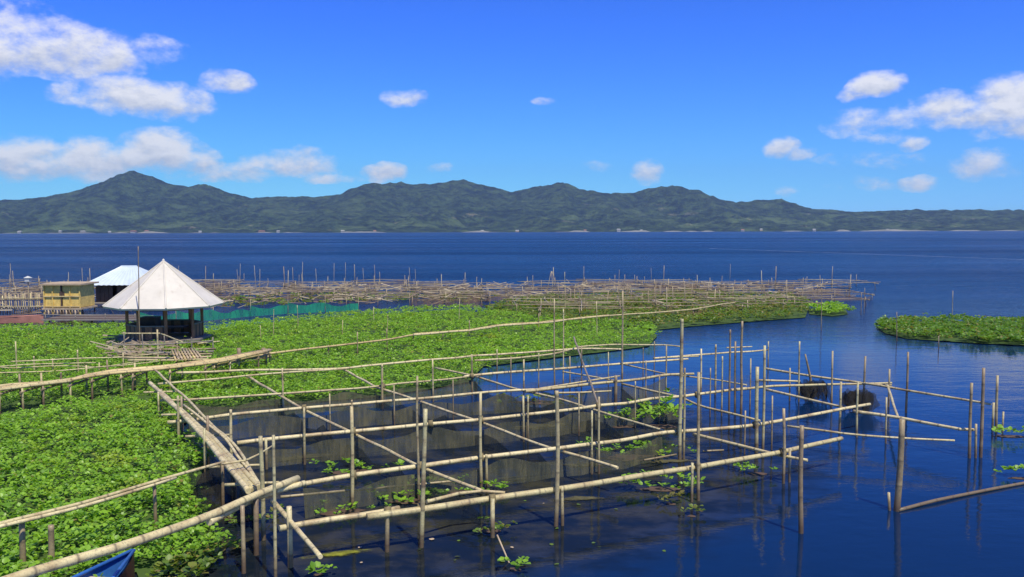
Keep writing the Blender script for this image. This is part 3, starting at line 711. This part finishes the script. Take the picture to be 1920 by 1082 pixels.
# ================================================================== near-left poles
bo = thing('bamboo_boom', 'pair of thick bamboo poles forming the boom over the blue boat', 'bamboo boom', at(300, 1040, 0))
pole('boom_pole', jog([(-60, 1114), (39, 1079), (250, 1017), (390, 968), (558, 897)], .92), .085, bo, BAM, .9, 12)
pole('boom_pole', jog([(392, 979), (484, 932), (571, 906)], .84), .07, bo, BAM, .95, 12)
for (px, yb, yt, r) in [(101, 1092, 985, .075), (456, 1074, 948, .055), (516, 1092, 816, .04), (495, 1012, 818, .06), (480, 1040, 930, .07)]:
    b = at(px, yb, 0); pole('post', [Vector((b.x, b.y, -1)), Vector((b.x + random.uniform(-.03, .03), b.y, ztop(b, yt)))], r, bo, BAMD if px in (480, 101) else BAMP)
fe = thing('bamboo_fence', 'thin double bamboo handrail running over the hyacinth to the pen', 'fence', at(200, 1000, 0))
pole('rail', jog([(-60, 998), (0, 982), (144, 946), (289, 903), (421, 866)], .95), .042, fe, BAM)
pole('rail', jog([(-20, 992), (43, 977), (160, 948), (289, 909), (330, 896)], .93), .04, fe, BAM)
pole('rail', jog([(400, 872), (464, 862), (511, 836)], .93), .028, fe, BAM)
for (px, yr_) in [(37, 977), (287, 908), (415, 869)]:
    b = at(px, yr_, .9); b.y += .05; pole('post', [Vector((b.x, b.y, -1)), Vector((b.x, b.y, .92))], .075 if px < 100 else .05, fe, BAMD)
wk = thing('bamboo_catwalk', 'narrow catwalk of loose bamboo poles laid side by side', 'catwalk', at(400, 900, 0))
for pts, r in (([(281, 718), (308, 741), (390, 828), (466, 921)], .075), ([(335, 765), (400, 822), (486, 914)], .07), ([(289, 693), (351, 748), (390, 789), (441, 836), (489, 912)], .045),
               ([(308, 742), (390, 818), (476, 916)], .06), ([(345, 760), (420, 820), (482, 905)], .04), ([(360, 790), (420, 858), (472, 919)], .05), ([(300, 738), (345, 778)], .075)):
    pole('walk_pole', jog(pts, .74), r, wk, BAM, .9)
for (px, py) in [(300, 733), (338, 775), (387, 815), (437, 872), (470, 905)]:
    b = at(px, py, .66); pole('post', [Vector((b.x, b.y + .1, -1)), Vector((b.x, b.y + .1, .70 + (.35 if px in (338, 387) else 0)))], .05, wk, BAMD)
    pole('bearer', [Vector((b.x - .45, b.y, .62)), Vector((b.x + .45, b.y + .15, .62))], .04, wk, BAM)

# ------------------------------------------------------------------ footbridge
fb = thing('bamboo_footbridge', 'long low bamboo footbridge crossing the hyacinth to the round hut', 'footbridge', at(200, 745, 0))
LINE = [(-120, 742), (0, 727), (70, 720), (140, 711), (200, 700), (300, 691), (400, 679), (500, 660)]
Wl = jog(LINE, .72)
for k in range(6):
    o_ = (k - 2.5) * .15
    for (a, c_) in ((0, 4), (3, 8)):
        seg = Wl[a:c_]; pts = []
        for q in seg: pts.append(q + Vector((.08, o_ + random.uniform(-.03, .03), random.uniform(-.012, .02) + (.03 if a else 0))))
        pole('deck_pole', pts, .062, fb, [BAM, BAMY, BAM, BAMG, BAMY, BAM][k] if a == 0 else [BAMY, BAM, SAND, BAMY, BAM, BAMY][k], .85, 8)
for i, px in enumerate((-60, 18, 60, 98, 147, 187, 240, 262, 330, 395, 440, 492)):
    yl = np.interp(px, [p[0] for p in LINE], [p[1] for p in LINE]); b = at(px, yl, .72)
    for s_ in (-.5, .5):
        pole('post', [Vector((b.x + random.uniform(-.05, .05), b.y + s_, -1)), Vector((b.x, b.y + s_, .70 + (random.uniform(.1, .5) if s_ > 0 and px < 250 else 0)))], .05, fb, BAMD if i % 2 else BAM, .85, 8)
    pole('bearer', [Vector((b.x, b.y - .6, .60)), Vector((b.x, b.y + .6, .60))], .045, fb, BAMD, 1, 8)
# rail fence behind the footbridge
rf = thing('rail_fence', 'low thin bamboo rail fence standing behind the footbridge', 'fence', at(120, 705, 0))
for pts, z in (([(-40, 686), (32, 690), (100, 686), (190, 688), (260, 678)], .75), ([(20, 678), (69, 676), (147, 672), (240, 669), (300, 662)], 1.0), ([(-40, 700), (100, 696), (220, 686), (300, 677)], .45), ([(-40, 690), (60, 683), (180, 680)], .85)):
    pole('rail', jog(pts, z), .028, rf, BAM, .9, 6)
for (px, yb, yt, r) in [(32, 712, 640, .035), (65, 713, 668, .04), (100, 712, 672, .03), (147, 710, 656, .04), (187, 712, 680, .04), (232, 706, 662, .035), (-20, 716, 670, .04)]:
    b = at(px, yb, 0); pole('post', [Vector((b.x, b.y, -.8)), Vector((b.x, b.y, ztop(b, yt)))], r, rf, BAM, .9, 6)

# far catwalk running from the bridge end toward the far pens
fc = thing('pole_walkway', 'long single-pole walkway running over the hyacinth toward the far pens', 'walkway', at(800, 640, 0))
FL = [(505, 663), (615, 650), (725, 637), (775, 628), (880, 620), (935, 611), (1010, 606), (1090, 597), (1142, 592), (1230, 586), (1300, 580), (1381, 566)]
pole('walk_pole', jog(FL[:5], .6), .055, fc, BAMY, .9, 8); pole('walk_pole', jog(FL[3:8], .62), .06, fc, BAM, .9, 8); pole('walk_pole', jog(FL[7:], .6), .055, fc, BAM, .9, 8)
pole('walk_pole', [q + Vector((0, .16, .02)) for q in jog(FL[3:9], .6)], .05, fc, BAMY, .9, 8)
for (px, py) in FL[:-1] + [(670, 644), (830, 624), (980, 608)]:
    b = at(px, py, .6); pole('post', [Vector((b.x, b.y + .06, -.8)), Vector((b.x, b.y + .06, .6 + random.choice((.05, .1, .45))))], .04, fc, BAMD, .9, 6)
# lone tall stakes
SG = 'tall thin stakes standing in the hyacinth'
for (px, yb, yt) in [(512, 640, 580), (725, 632, 590), (490, 648, 610), (1060, 590, 510), (700, 612, 575), (860, 612, 560), (1120, 640, 565), (560, 625, 572), (640, 640, 600)]:
    b = at(px, yb, 0); st = pole('bamboo_stake', [Vector((b.x, b.y, -.6)), Vector((b.x + random.uniform(-.1, .1), b.y, ztop(b, yt)))], .028, None, BAM, .7, 6); recenter(st)
    tag(st, 'tall thin bamboo stake rising from the hyacinth carpet', 'stake', SG)
for (px, yb, yt) in [(1760, 655, 630), (1785, 600, 545), (1540, 620, 540), (1682, 640, 585), (1620, 588, 540), (1614, 590, 548)]:
    b = at(px, yb, 0); st = pole('bamboo_stake', [Vector((b.x, b.y, -.6)), Vector((b.x + random.uniform(-.05, .05), b.y, ztop(b, yt)))], .03, None, BAMG, .7, 6); recenter(st)
    tag(st, 'lone thin stake standing in the blue channel near the floating island', 'stake', 'lone stakes in the channel')

# ================================================================== the far rows of pens
def far_pen(cx, cy, wx, wy, rot, row):
    t = thing('far_fish_pen', ROWL[row], 'fish pen', (cx, cy, 0), 'rows of far fish pens')
    cs, sn = math.cos(rot), math.sin(rot)
    def W_(u, v_, z): return Vector((cx + u * wx * cs - v_ * wy * sn, cy + u * wx * sn + v_ * wy * cs, z))
    z = random.uniform(.45, .75)
    def mm(): return random.choice((BAMG, BAMG, BAMG, BAMD))
    for v_ in (-.5, 0, .5):
        for zz in ([z, z * .4] if random.random() < .25 else [z]):
            e = random.uniform(.05, .2)
            pole('rail', [W_(-.5 - e, v_ + random.uniform(-.04, .04), zz + random.uniform(-.08, .08)), W_(random.uniform(-.1, .1), v_, zz + random.uniform(-.05, .05)), W_(.5 + e * .5, v_ + random.uniform(-.04, .04), zz + random.uniform(-.08, .08))], random.uniform(.026, .044), t, mm(), .8, 6, False)
    for u in (-.5, 0, .5):
        pole('cross_pole', [W_(u, -.6, z - .06), W_(u + random.uniform(-.05, .05), .6, z - .06 + random.uniform(-.1, .1))], random.uniform(.03, .05), t, mm(), .8, 6, False)
        for v_ in (-.5, .5):
            hgt = z + abs(random.gauss(.1, .32)) + (1.1 if random.random() < .07 else 0)
            pole('post', [W_(u, v_, -.6), W_(u, v_, 0) + Vector((random.uniform(-.12, .12), 0, hgt))], random.uniform(.03, .05), t, mm(), .8, 6, False)
    for v_ in (-.5, .5):
        if random.random() < .42:
            net([W_(-.5, v_, 0), W_(0, v_, 0), W_(.5, v_, 0)], z - random.uniform(0, .1), 0, t, NETFAR, nv=2, sag=.2)
ROWL = ['weathered bamboo pen in the row touching the bright hyacinth edge', 'weathered bamboo pen standing in the olive hyacinth strip', 'weathered bamboo pen in the row just behind the teal net',
        'weathered bamboo pen in the crowded middle rows level with the yellow hut', 'weathered bamboo pen in the second row from the open lake', 'weathered bamboo pen in the outermost row facing the open lake']
for row, (dist, lo, hi) in enumerate([(50, 1010, 1240), (55, 960, 1470), (60, -20, 1550), (65.5, -60, 1600), (71, -60, 1630), (77, -60, 1620)]):
    x0 = (lo - 960) / F * dist; x1 = (hi - 960) / F * dist; x = x0
    while x < x1:
        wx = random.uniform(4.2, 5.6); cx = x + wx / 2; ppx = 960 + cx / dist * F
        skip = (dist <= 60 and 60 < ppx < 300) or (dist == 60 and 280 < ppx < 690) or (dist in (65.5,) and 60 < ppx < 300) or (dist == 71 and 1000 < ppx < 1060) or (dist == 77 and 870 < ppx < 1010)
        if not skip and cx + wx / 2 < x1 + 2:
            far_pen(cx, dist + random.uniform(-.6, .6) + max(0, (cx - 5)) * -.06, wx * .96, 4.3, math.radians(random.uniform(-5, 7)), row)
        x += wx
for i in range(24):
    dist = random.uniform(62, 84); px = random.choice((random.uniform(380, 760), random.uniform(0, 1560)))
    x = (px - 960) / F * dist; st = pole('bamboo_stake', [Vector((x, dist, -.6)), Vector((x + random.uniform(-.15, .15), dist, random.uniform(1.2, 2.5)))], .026, None, BAMG, .6, 6, False); recenter(st)
    tag(st, 'tall thin pole sticking up above the far rows of pens', 'stake', 'poles above the far pens')
# tripod of poles at the outer edge of the far pens
b = at(1035, 560, 0); tp = thing('pole_tripod', 'peaked tripod of thin poles at the outer edge of the far pens', 'tripod', (b.x, b.y, 0))
for dx in (-.55, .1, .75):
    pole('leg', [Vector((b.x + dx, b.y + abs(dx) * .6, -.4)), Vector((b.x - .02 + dx * .05, b.y + .2, 2.0))], .035, tp, BAMG, .8, 6, False)
pole('crossbar', [Vector((b.x - .7, b.y + .05, .95)), Vector((b.x + 3.4, b.y + .1, .9))], .03, tp, BAMG, .8, 6, False)
# dry debris in the far rows
def debris(label, polypx, n, seed):
    poly = [(lambda q: (q.x, q.y))(at(a, b, .2)) for a, b in polypx]; A = np.array(poly); lo, hi = A.min(0), A.max(0); r = np.random.default_rng(seed)
    x = r.uniform(lo[0], hi[0], n * 4); y = r.uniform(lo[1], hi[1], n * 4); ok = inpoly(x, y, poly) & (fbm(x / 2.5, y / 2.5, 3, seed) > .47); x, y = x[ok][:n], y[ok][:n]; n = len(x)
    L_ = r.uniform(.2, .9, n); a = r.normal(0, .7, n); w = r.uniform(.02, .06, n); z = r.uniform(.03, .45, n); tz = r.normal(0, .12, n)
    dx, dy = np.cos(a) * L_, np.sin(a) * L_
    V_ = np.stack([np.stack([x - dx, y - dy, z - tz], 1), np.stack([x + dx, y + dy, z + tz], 1), np.stack([x + dx, y + dy + .03, z + tz + w], 1), np.stack([x - dx, y - dy + .03, z - tz + w], 1)], 1).reshape(-1, 3)
    F_ = np.arange(n * 4).reshape(-1, 4)
    tag(big_mesh('dry_debris', V_, F_, [BAMG]), label, 'debris', kind='stuff')
debris('tangle of dry sticks and straw among the far pens', [(-60, 596), (60, 590), (400, 575), (660, 566), (880, 568), (1000, 562), (1230, 588), (1300, 575), (1500, 565), (1560, 548), (1560, 536), (900, 534), (400, 534), (-60, 540)], 1100, 31)
debris('scattered dry straw along the foot of the round hut', [(190, 660), (230, 640), (400, 640), (420, 662), (380, 672), (250, 676)], 260, 33)

# teal net fence
gn = thing('green_net_fence', 'teal green net strung low between stakes behind the round hut', 'net fence', at(520, 595, 0))
GP = [(262, 608), (330, 606), (400, 601), (470, 594), (540, 589), (610, 586), (672, 583)]
gpts = jog(GP, 0)
for i in range(len(gpts) - 1): net([gpts[i], gpts[i + 1]], .66 + .08 * math.sin(i * 2.1), .02, gn, NETG, 'net_panel', .26, 4)
for q in gpts: pole('post', [Vector((q.x, q.y + .03, -.6)), Vector((q.x, q.y + .03, random.uniform(.8, 1.25)))], .03, gn, BAMG, .8, 6, False)

# ================================================================== round hut
g = at(311, 652, 0); gx_, gy_ = g.x, g.y; scl = gy_ / F
hut = thing('round_hut', 'open round hut under a tall pointed white roof', 'hut', (gx_, gy_, 0))
zE, zA, RR = 1.87, 3.68, 106 * scl; ZF = .48
def oc(r, k, z, n=8, ph=math.pi / 8): a = 2 * math.pi * k / n + ph; return (gx_ + math.cos(a) * r, gy_ + math.sin(a) * r, z)
for k in range(8):
    a0, a1 = oc(RR, k, zE), oc(RR, k + 1, zE); A0, A1 = oc(RR * .025, k, zA), oc(RR * .025, k + 1, zA)
    e0, e1 = oc(RR * .985, k, zE - .07), oc(RR * .985, k + 1, zE - .07); B0, B1 = oc(RR * .02, k, zA - .08), oc(RR * .02, k + 1, zA - .08)
    rp_ = MB().add([a0, a1, A1, A0, e0, e1, B1, B0], [(0, 1, 2, 3), (7, 6, 5, 4), (0, 4, 5, 1), (1, 5, 6, 2), (3, 2, 6, 7), (4, 0, 3, 7)])
    rp = rp_.build('roof_panel', WHITE, hut)
    p0 = Vector(oc(RR * 1.0, k, zE + .015)); p1 = Vector(oc(RR * .02, k, zA + .03)); MB().tube([p0, p1], .035, .03, 6, False).build('ridge_cap', WHITE, rp)
    q = oc(RR * .62, k, 0); MB().box((q[0], q[1], (ZF + zE) / 2 - .3 + .05), (.10, .10, zE - ZF + .7), 2 * math.pi * k / 8).build('post', WOODR, hut)
    m0, m1 = Vector(oc(RR * .62, k, 0)), Vector(oc(RR * .62, k + 1, 0)); c = (m0 + m1) / 2; ang = math.atan2((m1 - m0).y, (m1 - m0).x); ln = (m1 - m0).length
    if k != 6:
        nb = 8
        for j in range(nb):
            f = (j + .5) / nb; cc = m0.lerp(m1, f)
            MB().box((cc.x, cc.y, ZF + .29 + random.uniform(-.01, .01)), (ln / nb * .93, .035, .54), ang).build('wall_board', WOODR if (j + k) % 3 else WOODD, hut)
        MB().box((c.x, c.y, ZF + .585), (ln, .09, .05), ang).build('sill', WOODG, hut)
    MB().box((c.x, c.y, zE - .12), (ln * 1.02, .07, .10), ang).build('eave_beam', WOODD, hut)
MB().add([oc(.07, k, zA - .02, 8) for k in range(8)] + [oc(.05, k, zA + .10, 8) for k in range(8)] + [(gx_, gy_, zA + .16)], [(k, (k + 1) % 8, (k + 1) % 8 + 8, k + 8) for k in range(8)] + [(k + 8, (k + 1) % 8 + 8, 16) for k in range(8)]).build('finial', WHITE, hut)
dk = [oc(RR * .78, k, ZF) for k in range(8)] + [oc(RR * .78, k, ZF - .08) for k in range(8)]
MB().add(dk, [tuple(range(8)), tuple(range(15, 7, -1))] + [(k, k + 8, (k + 1) % 8 + 8, (k + 1) % 8) for k in range(8)]).build('deck', WOODG, hut)
for k in range(8):
    q = oc(RR * .74, k, 0); pole('pile', [Vector((q[0], q[1], -1)), Vector((q[0], q[1], ZF - .08))], .06, hut, BAMD, 1, 8)
MB().box((gx_ + .3, gy_, ZF + .42), (1.2, .6, .06)).build('table', WOODD, hut)
MB().box((gx_ - .9, gy_ + .6, ZF + .4), (.7, .7, .8)).build('bench', WOODD, hut)
# landing in front of the hut
ln_ = thing('hut_landing', 'rough landing stage with rails in front of the round hut', 'landing', at(310, 668, 0))
for i, (x0, x1, yy) in enumerate([(212, 405, 656), (215, 400, 661), (225, 398, 666), (232, 396, 671), (240, 392, 676)]):
    pole('deck_pole', jog([(x0, yy), ((x0 + x1) / 2, yy + random.uniform(-1, 1)), (x1, yy - 2)], .40), .06, ln_, [BAMD, WOODG, BAMD, SAND, BAM][i], .9, 8)
for i in range(9):
    a = at(330 + i * 6, 676 - i * .6, .44); b = at(322 + i * 5.2, 656 - i * .4, .44)
    pole('plank', [a, b], .055, ln_, SAND if i % 3 else BAMY, .9, 6, False)
for pts, z, r in (([(210, 646), (300, 646), (400, 639)], .95, .04), ([(228, 625), (300, 625)], 1.25, .035), ([(302, 626), (342, 641)], 1.1, .035), ([(208, 641), (235, 650)], .9, .035), ([(370, 644), (412, 640)], .9, .035)):
    pole('rail', jog(pts, z), r, ln_, WOODG if r == .04 else BAM, .9, 6)
for (px, yb, yt, r) in [(234, 676, 622, .04), (297, 690, 618, .05), (333, 684, 640, .045), (268, 672, 626, .035), (309, 668, 626, .035), (360, 668, 632, .04), (212, 672, 640, .04), (400, 672, 632, .04), (205, 672, 650, .035)]:
    b = at(px, yb, 0); pole('post', [Vector((b.x, b.y, -.8)), Vector((b.x, b.y, ztop(b, yt)))], r, ln_, BAM if px in (297, 333) else WOODG, .9, 6)
b = at(263, 668, 0); st = pole('flag_pole', [Vector((b.x, b.y, -.6)), Vector((b.x, b.y, 1.9)), Vector((b.x + .05, b.y, ztop(b, 462)))], .035, None, BAMD, .6, 6); recenter(st)
tag(st, 'tall dark pole standing against the white roof of the round hut', 'pole')
# stump bundle at the end of the bridge
e = at(502, 668, .4); bs = thing('bamboo_bundle', 'dark end of a bundle of cut bamboo at the far end of the footbridge', 'bundle', (e.x, e.y, 0))
for i in range(7):
    a = random.uniform(-.3, .3); dr = (Wl[7] - Wl[6]).normalized(); q = Vector((e.x, e.y + a, .38 + (i % 3) * .12)); pole('cut_pole', [q - dr * random.uniform(2.0, 2.8), q + dr * random.uniform(0, .25)], .075, bs, [BAMY, BAMY, BAMD][i % 3], 1, 8)
for i in range(2): pole('post', [Vector((e.x - .2 - i * .8, e.y, -.8)), Vector((e.x - .05 - i * .9, e.y - .35, .74))], .11, bs, BAMD, 1, 8)

# ================================================================== blue-roofed hut
h2 = at(240, 573, 0); hx, hy = h2.x, h2.y; s2 = hy / F
bh = thing('blue_roof_hut', 'small dark hut with a pale blue hipped metal roof', 'hut', (hx, hy, 0))
z0 = 5 - (532 - 434) * s2; z1 = 5 - (499 - 434) * s2; a, b_ = 66 * s2, 1.9; r_ = 15 * s2; cx_ = hx + 4 * s2
c4 = [(cx_ - a, hy - b_, z0), (cx_ + a, hy - b_, z0), (cx_ + a, hy + b_, z0), (cx_ - a, hy + b_, z0)]; rd = [(cx_ - r_, hy, z1), (cx_ + r_, hy, z1)]
for f in ((c4[0], c4[1], rd[1], rd[0]), (c4[2], c4[3], rd[0], rd[1])):
    n = 14; P0, P1, P2, P3 = [Vector(q) for q in f]; m_ = MB()
    top = []; 
    vs_ = []
    for i in range(n * 2 + 1):
        u = i / (n * 2); rz_ = .025 if i % 2 else 0; lo_ = P0.lerp(P1, u); hi_ = P3.lerp(P2, u); vs_ += [lo_ + Vector((0, 0, rz_)), hi_ + Vector((0, 0, rz_))]
    m_.add(vs_, [(2 * i, 2 * i + 2, 2 * i + 3, 2 * i + 1) for i in range(n * 2)]).build('roof_panel', BLUEROOF, bh)
for f in ((c4[1], c4[2], rd[1]), (c4[3], c4[0], rd[0])): MB().add(f, [(0, 1, 2)]).build('roof_panel', BLUEROOF, bh)
MB().tube([Vector(rd[0]), Vector(rd[1])], .05, .05, 6, False).build('ridge_cap', BLUEROOF, bh)
ww, wd2 = 46 * s2, 1.3
for i in range(12):
    x = cx_ - ww + (i + .5) * 2 * ww / 12
    if i in (4,): continue
    MB().box((x, hy - wd2, (.35 + z0) / 2), (2 * ww / 12 * .94, .04, z0 - .35)).build('wall_board', WOODD, bh)
for s_ in (-1, 1): MB().box((cx_ + s_ * ww, hy, (.35 + z0) / 2), (.05, wd2 * 2, z0 - .35)).build('side_wall', WOODD, bh)
MB().box((cx_, hy + wd2, (.35 + z0) / 2), (ww * 2, .05, z0 - .35)).build('back_wall', WOODD, bh)
MB().box((cx_, hy, .3), (ww * 2.6, wd2 * 2.8, .09)).build('deck', WOODG, bh)
for sx_ in (-1.2, -.4, .4, 1.2):
    for sy_ in (-1.2, 1.2): pole('pile', [Vector((cx_ + sx_ * ww, hy + sy_ * wd2, -.8)), Vector((cx_ + sx_ * ww, hy + sy_ * wd2, .26))], .06, bh, BAMD, 1, 6, False)

# ================================================================== yellow hut
yb = at(132, 588, 0); yx, yy_ = yb.x, yb.y; s3 = yy_ / F
yh = thing('yellow_mat_hut', 'boxy hut of yellow woven bamboo mats under a flat roof', 'hut', (yx, yy_, 0))
zf, zt = 5 - (574 - 434) * s3, 5 - (533 - 434) * s3; hw = 33 * s3
for sx_ in (-.5, .5):
    MB().box((yx + sx_ * hw * .98, yy_ - .9, (zf + zt) / 2), (hw * .92, .04, zt - zf)).build('mat_panel', YELLOW, yh)
MB().box((yx, yy_ + .9, (zf + zt) / 2), (hw * 2, .04, zt - zf)).build('mat_panel', YELLOW, yh)
for s_ in (-1, 1): MB().box((yx + s_ * hw, yy_, (zf + zt) / 2), (.04, 1.76, zt - zf)).build('mat_panel', YELLOW, yh)
for u in (-1, -.03, .45, 1, -.52): MB().box((yx + u * hw, yy_ - .95, (zf + zt) / 2 - .2), (.07, .06, zt - zf + .5)).build('frame_post', YELLOW if abs(u) > .4 else WOODD, yh)
for z_ in (zf + .05, (zf + zt) / 2): MB().box((yx, yy_ - .97, z_), (hw * 2, .05, .06)).build('frame_rail', BAMY, yh)
MB().box((yx, yy_ - .93, (zf + zt) / 2 + .1), (.3, .03, .35)).build('hatch', WOODD, yh)
MB().box((yx + .05, yy_, zt + .06), (hw * 2.3, 2.3, .10)).build('roof', SAND, yh)
MB().box((yx, yy_, zf - .08), (hw * 2.2, 2.1, .10)).build('deck', SAND, yh)
for sx_ in (-1, -.3, .3, 1):
    for sy_ in (-.9, .9): pole('pile', [Vector((yx + sx_ * hw, yy_ + sy_, -.8)), Vector((yx + sx_ * hw, yy_ + sy_, zf - .1))], .06, yh, BAMD, 1, 6, False)
for i in range(12): pole('skirt_pole', [Vector((yx - hw + (i + .5) * hw / 6, yy_ - 1.0, -.1)), Vector((yx - hw + (i + .5) * hw / 6, yy_ - 1.0, zf - .12))], .07, yh, [BAMG, SAND, BAMD][i % 3], 1, 6, False)
# platform joining the huts
pf = thing('dark_platform', 'dark low timber platform between the yellow hut and the round hut', 'platform', at(190, 598, 0))
p = at(185, 597, .25)
for i in range(7): MB().box((p.x, p.y - .9 + i * .3, .28 + random.uniform(-.01, .01)), (5.2, .26, .07)).build('plank', WOODD if i % 3 else WOODG, pf)
for i in range(5): pole('pile', [Vector((p.x - 2.3 + i * 1.15, p.y - .8, -.8)), Vector((p.x - 2.3 + i * 1.15, p.y - .8, .24))], .07, pf, BAMD, 1, 6, False)
pole('rail', [Vector((p.x - 2.6, p.y - .95, .55)), Vector((p.x + 2.6, p.y - .95, .5))], .04, pf, WOODG, 1, 6, False)
for i in range(4): pole('post', [Vector((p.x - 2.4 + i * 1.6, p.y - .95, .2)), Vector((p.x - 2.4 + i * 1.6, p.y - .95, .6))], .035, pf, WOODG, 1, 6, False)
# stick fence left of the yellow hut
sf = thing('stick_fence', 'pale fence of close upright sticks left of the yellow hut', 'fence', at(30, 590, 0))
for i in range(30):
    b = at(-50 + i * 4.3, 588, 0); pole('stick', [Vector((b.x, b.y, -.3)), Vector((b.x + random.uniform(-.06, .06), b.y, 1.15 + random.uniform(-.15, .2)))], .045, sf, [BAMG, BAM, SAND][i % 3], .8, 6, False)
for z_ in (.45, .95):
    a, b = at(-55, 588, 0), at(80, 588, 0); pole('rail', [Vector((a.x, a.y - .07, z_)), Vector((b.x, b.y - .07, z_))], .035, sf, BAM, .9, 6, False)
# white lamp box on a post
b = at(55, 592, 0); lp = thing('post_lamp', 'small white lantern box on a thin post by the stick fence', 'lantern', (b.x, b.y, 0)); zt_ = ztop(b, 528)
pole('post', [Vector((b.x, b.y, -.6)), Vector((b.x, b.y, zt_))], .04, lp, BAMD, 1, 6, False)
lb = MB().box((b.x, b.y, zt_ + .11), (.26, .26, .22)).build('lantern', PALE, lp); MB().add([(b.x - .18, b.y - .18, zt_ + .22), (b.x + .18, b.y - .18, zt_ + .22), (b.x + .18, b.y + .18, zt_ + .22), (b.x - .18, b.y + .18, zt_ + .22), (b.x, b.y, zt_ + .34)], [(0, 1, 4), (1, 2, 4), (2, 3, 4), (3, 0, 4), (3, 2, 1, 0)]).build('cap', PALE, lb)

# ================================================================== boats
def boat(name, label, stern, bow, beam, z, m_out, m_in, m_rim, nx_=18):
    S, B = Vector(stern), Vector(bow); d = (B - S); L = d.length; d.normalize(); s = Vector((d.y, -d.x, 0))
    t = thing(name, label, 'boat', (S.x + d.x * L / 2, S.y + d.y * L / 2, 0))
    sec = []
    for i in range(nx_ + 1):
        u = i / nx_; w = beam / 2 * (1 - u ** 3.2) ** .8 * (.75 + .25 * min(1, u * 4)); w = max(w, .012); sh = z * (1 + .30 * u ** 3)
        sec.append((S + d * (L * u * 1.0), w, sh))
    def shell(k, inset, zb, name_, mm, flip):
        vs_ = []
        for c, w, sh in sec:
            w2 = max(w - inset, .006)
            for f, zz in ((-1, sh - (.01 if flip else 0)), (-.86, sh * .4 + zb), (-.5, zb), (0, zb - .03), (.5, zb), (.86, sh * .4 + zb), (1, sh - (.01 if flip else 0))):
                q = c + s * (w2 * f); vs_.append((q.x, q.y, zz))
        fs = []
        for i in range(nx_):
            for j in range(6):
                f = (i * 7 + j, i * 7 + j + 1, (i + 1) * 7 + j + 1, (i + 1) * 7 + j); fs.append(f if flip else f[::-1])
        fs.append(tuple(range(7)))
        MB().add(vs_, fs).build(name_, mm, t, False)
    shell(0, 0, -.10, 'hull', m_out, False); shell(0, .035, .06, 'inner_hull', m_in, True)
    for sd_ in (-1, 1): MB().tube([c + s * (w * sd_) + Vector((0, 0, sh + .01)) for c, w, sh in sec], .03, .025, 6, False).build('gunwale', m_rim, t, True)
    for u in (.45, .68, .84):
        i = int(u * nx_); c, w, sh = sec[i]; q0 = c - s * (w - .03); q1 = c + s * (w - .03)
        MB().box((c.x, c.y, sh - .09), (2 * w - .06, .2, .035), math.atan2(s.y, s.x)).build('thwart', SAND, t)
    return t
tip = at(250, 1033, .52)
boat('blue_boat', 'blue wooden boat with its bow under the thick bamboo boom', (tip.x - .75, tip.y - 4.4, 0), (tip.x, tip.y, 0), 1.1, .40, MAROON, BLUE, BLUE)
rb = at(82, 606, 0)
boat('red_boat', 'faded red wooden boat moored left of the dark platform', (rb.x - 5.2, rb.y - .5, 0), (rb.x, rb.y, 0), .9, .34, PINK, MAROON, PINK)

# pale line on the open lake
for (x0, y0, x1, y1, w) in [(1330, 466, 1920, 487, .5), (1920, 487, 2300, 502, .5)]:
    n = 40; A_ = at(x0, y0, 0); B_ = at(x1, y1, 0); vs_ = []
    for i in range(n + 1):
        q = A_.lerp(B_, i / n); ww_ = w * (.4 + .9 * random.random()) * min(1, q.y / 160); vs_ += [(q.x, q.y - ww_, .02), (q.x, q.y + ww_, .02)]
    o = MB().add(vs_, [(2 * i, 2 * i + 2, 2 * i + 3, 2 * i + 1) for i in range(n)]).build('foam_line', FOAM); tag(o, 'thin pale foam line lying on the open lake', 'foam', kind='stuff')

# ================================================================== haze over the lake
def haze_fn(t, b, out):
    t.t.nodes.remove(b); v_ = t.n('ShaderNodeVolumePrincipled')
    v_.inputs['Color'].default_value = (.45, .66, 1.0, 1); v_.inputs['Density'].default_value = HAZE; v_.inputs['Anisotropy'].default_value = 0.2
    t.L.new(v_.outputs[0], out.inputs['Volume'])
HAZE = 1.0e-4
hz = MB().box((0, 2700, 189), (9600, 5700, 382)).build('haze', mat('haze_air', haze_fn)); tag(hz, 'thin blue haze hanging over the lake', 'haze', kind='stuff')
print('leaves', nl, 'objects', len(bpy.data.objects))
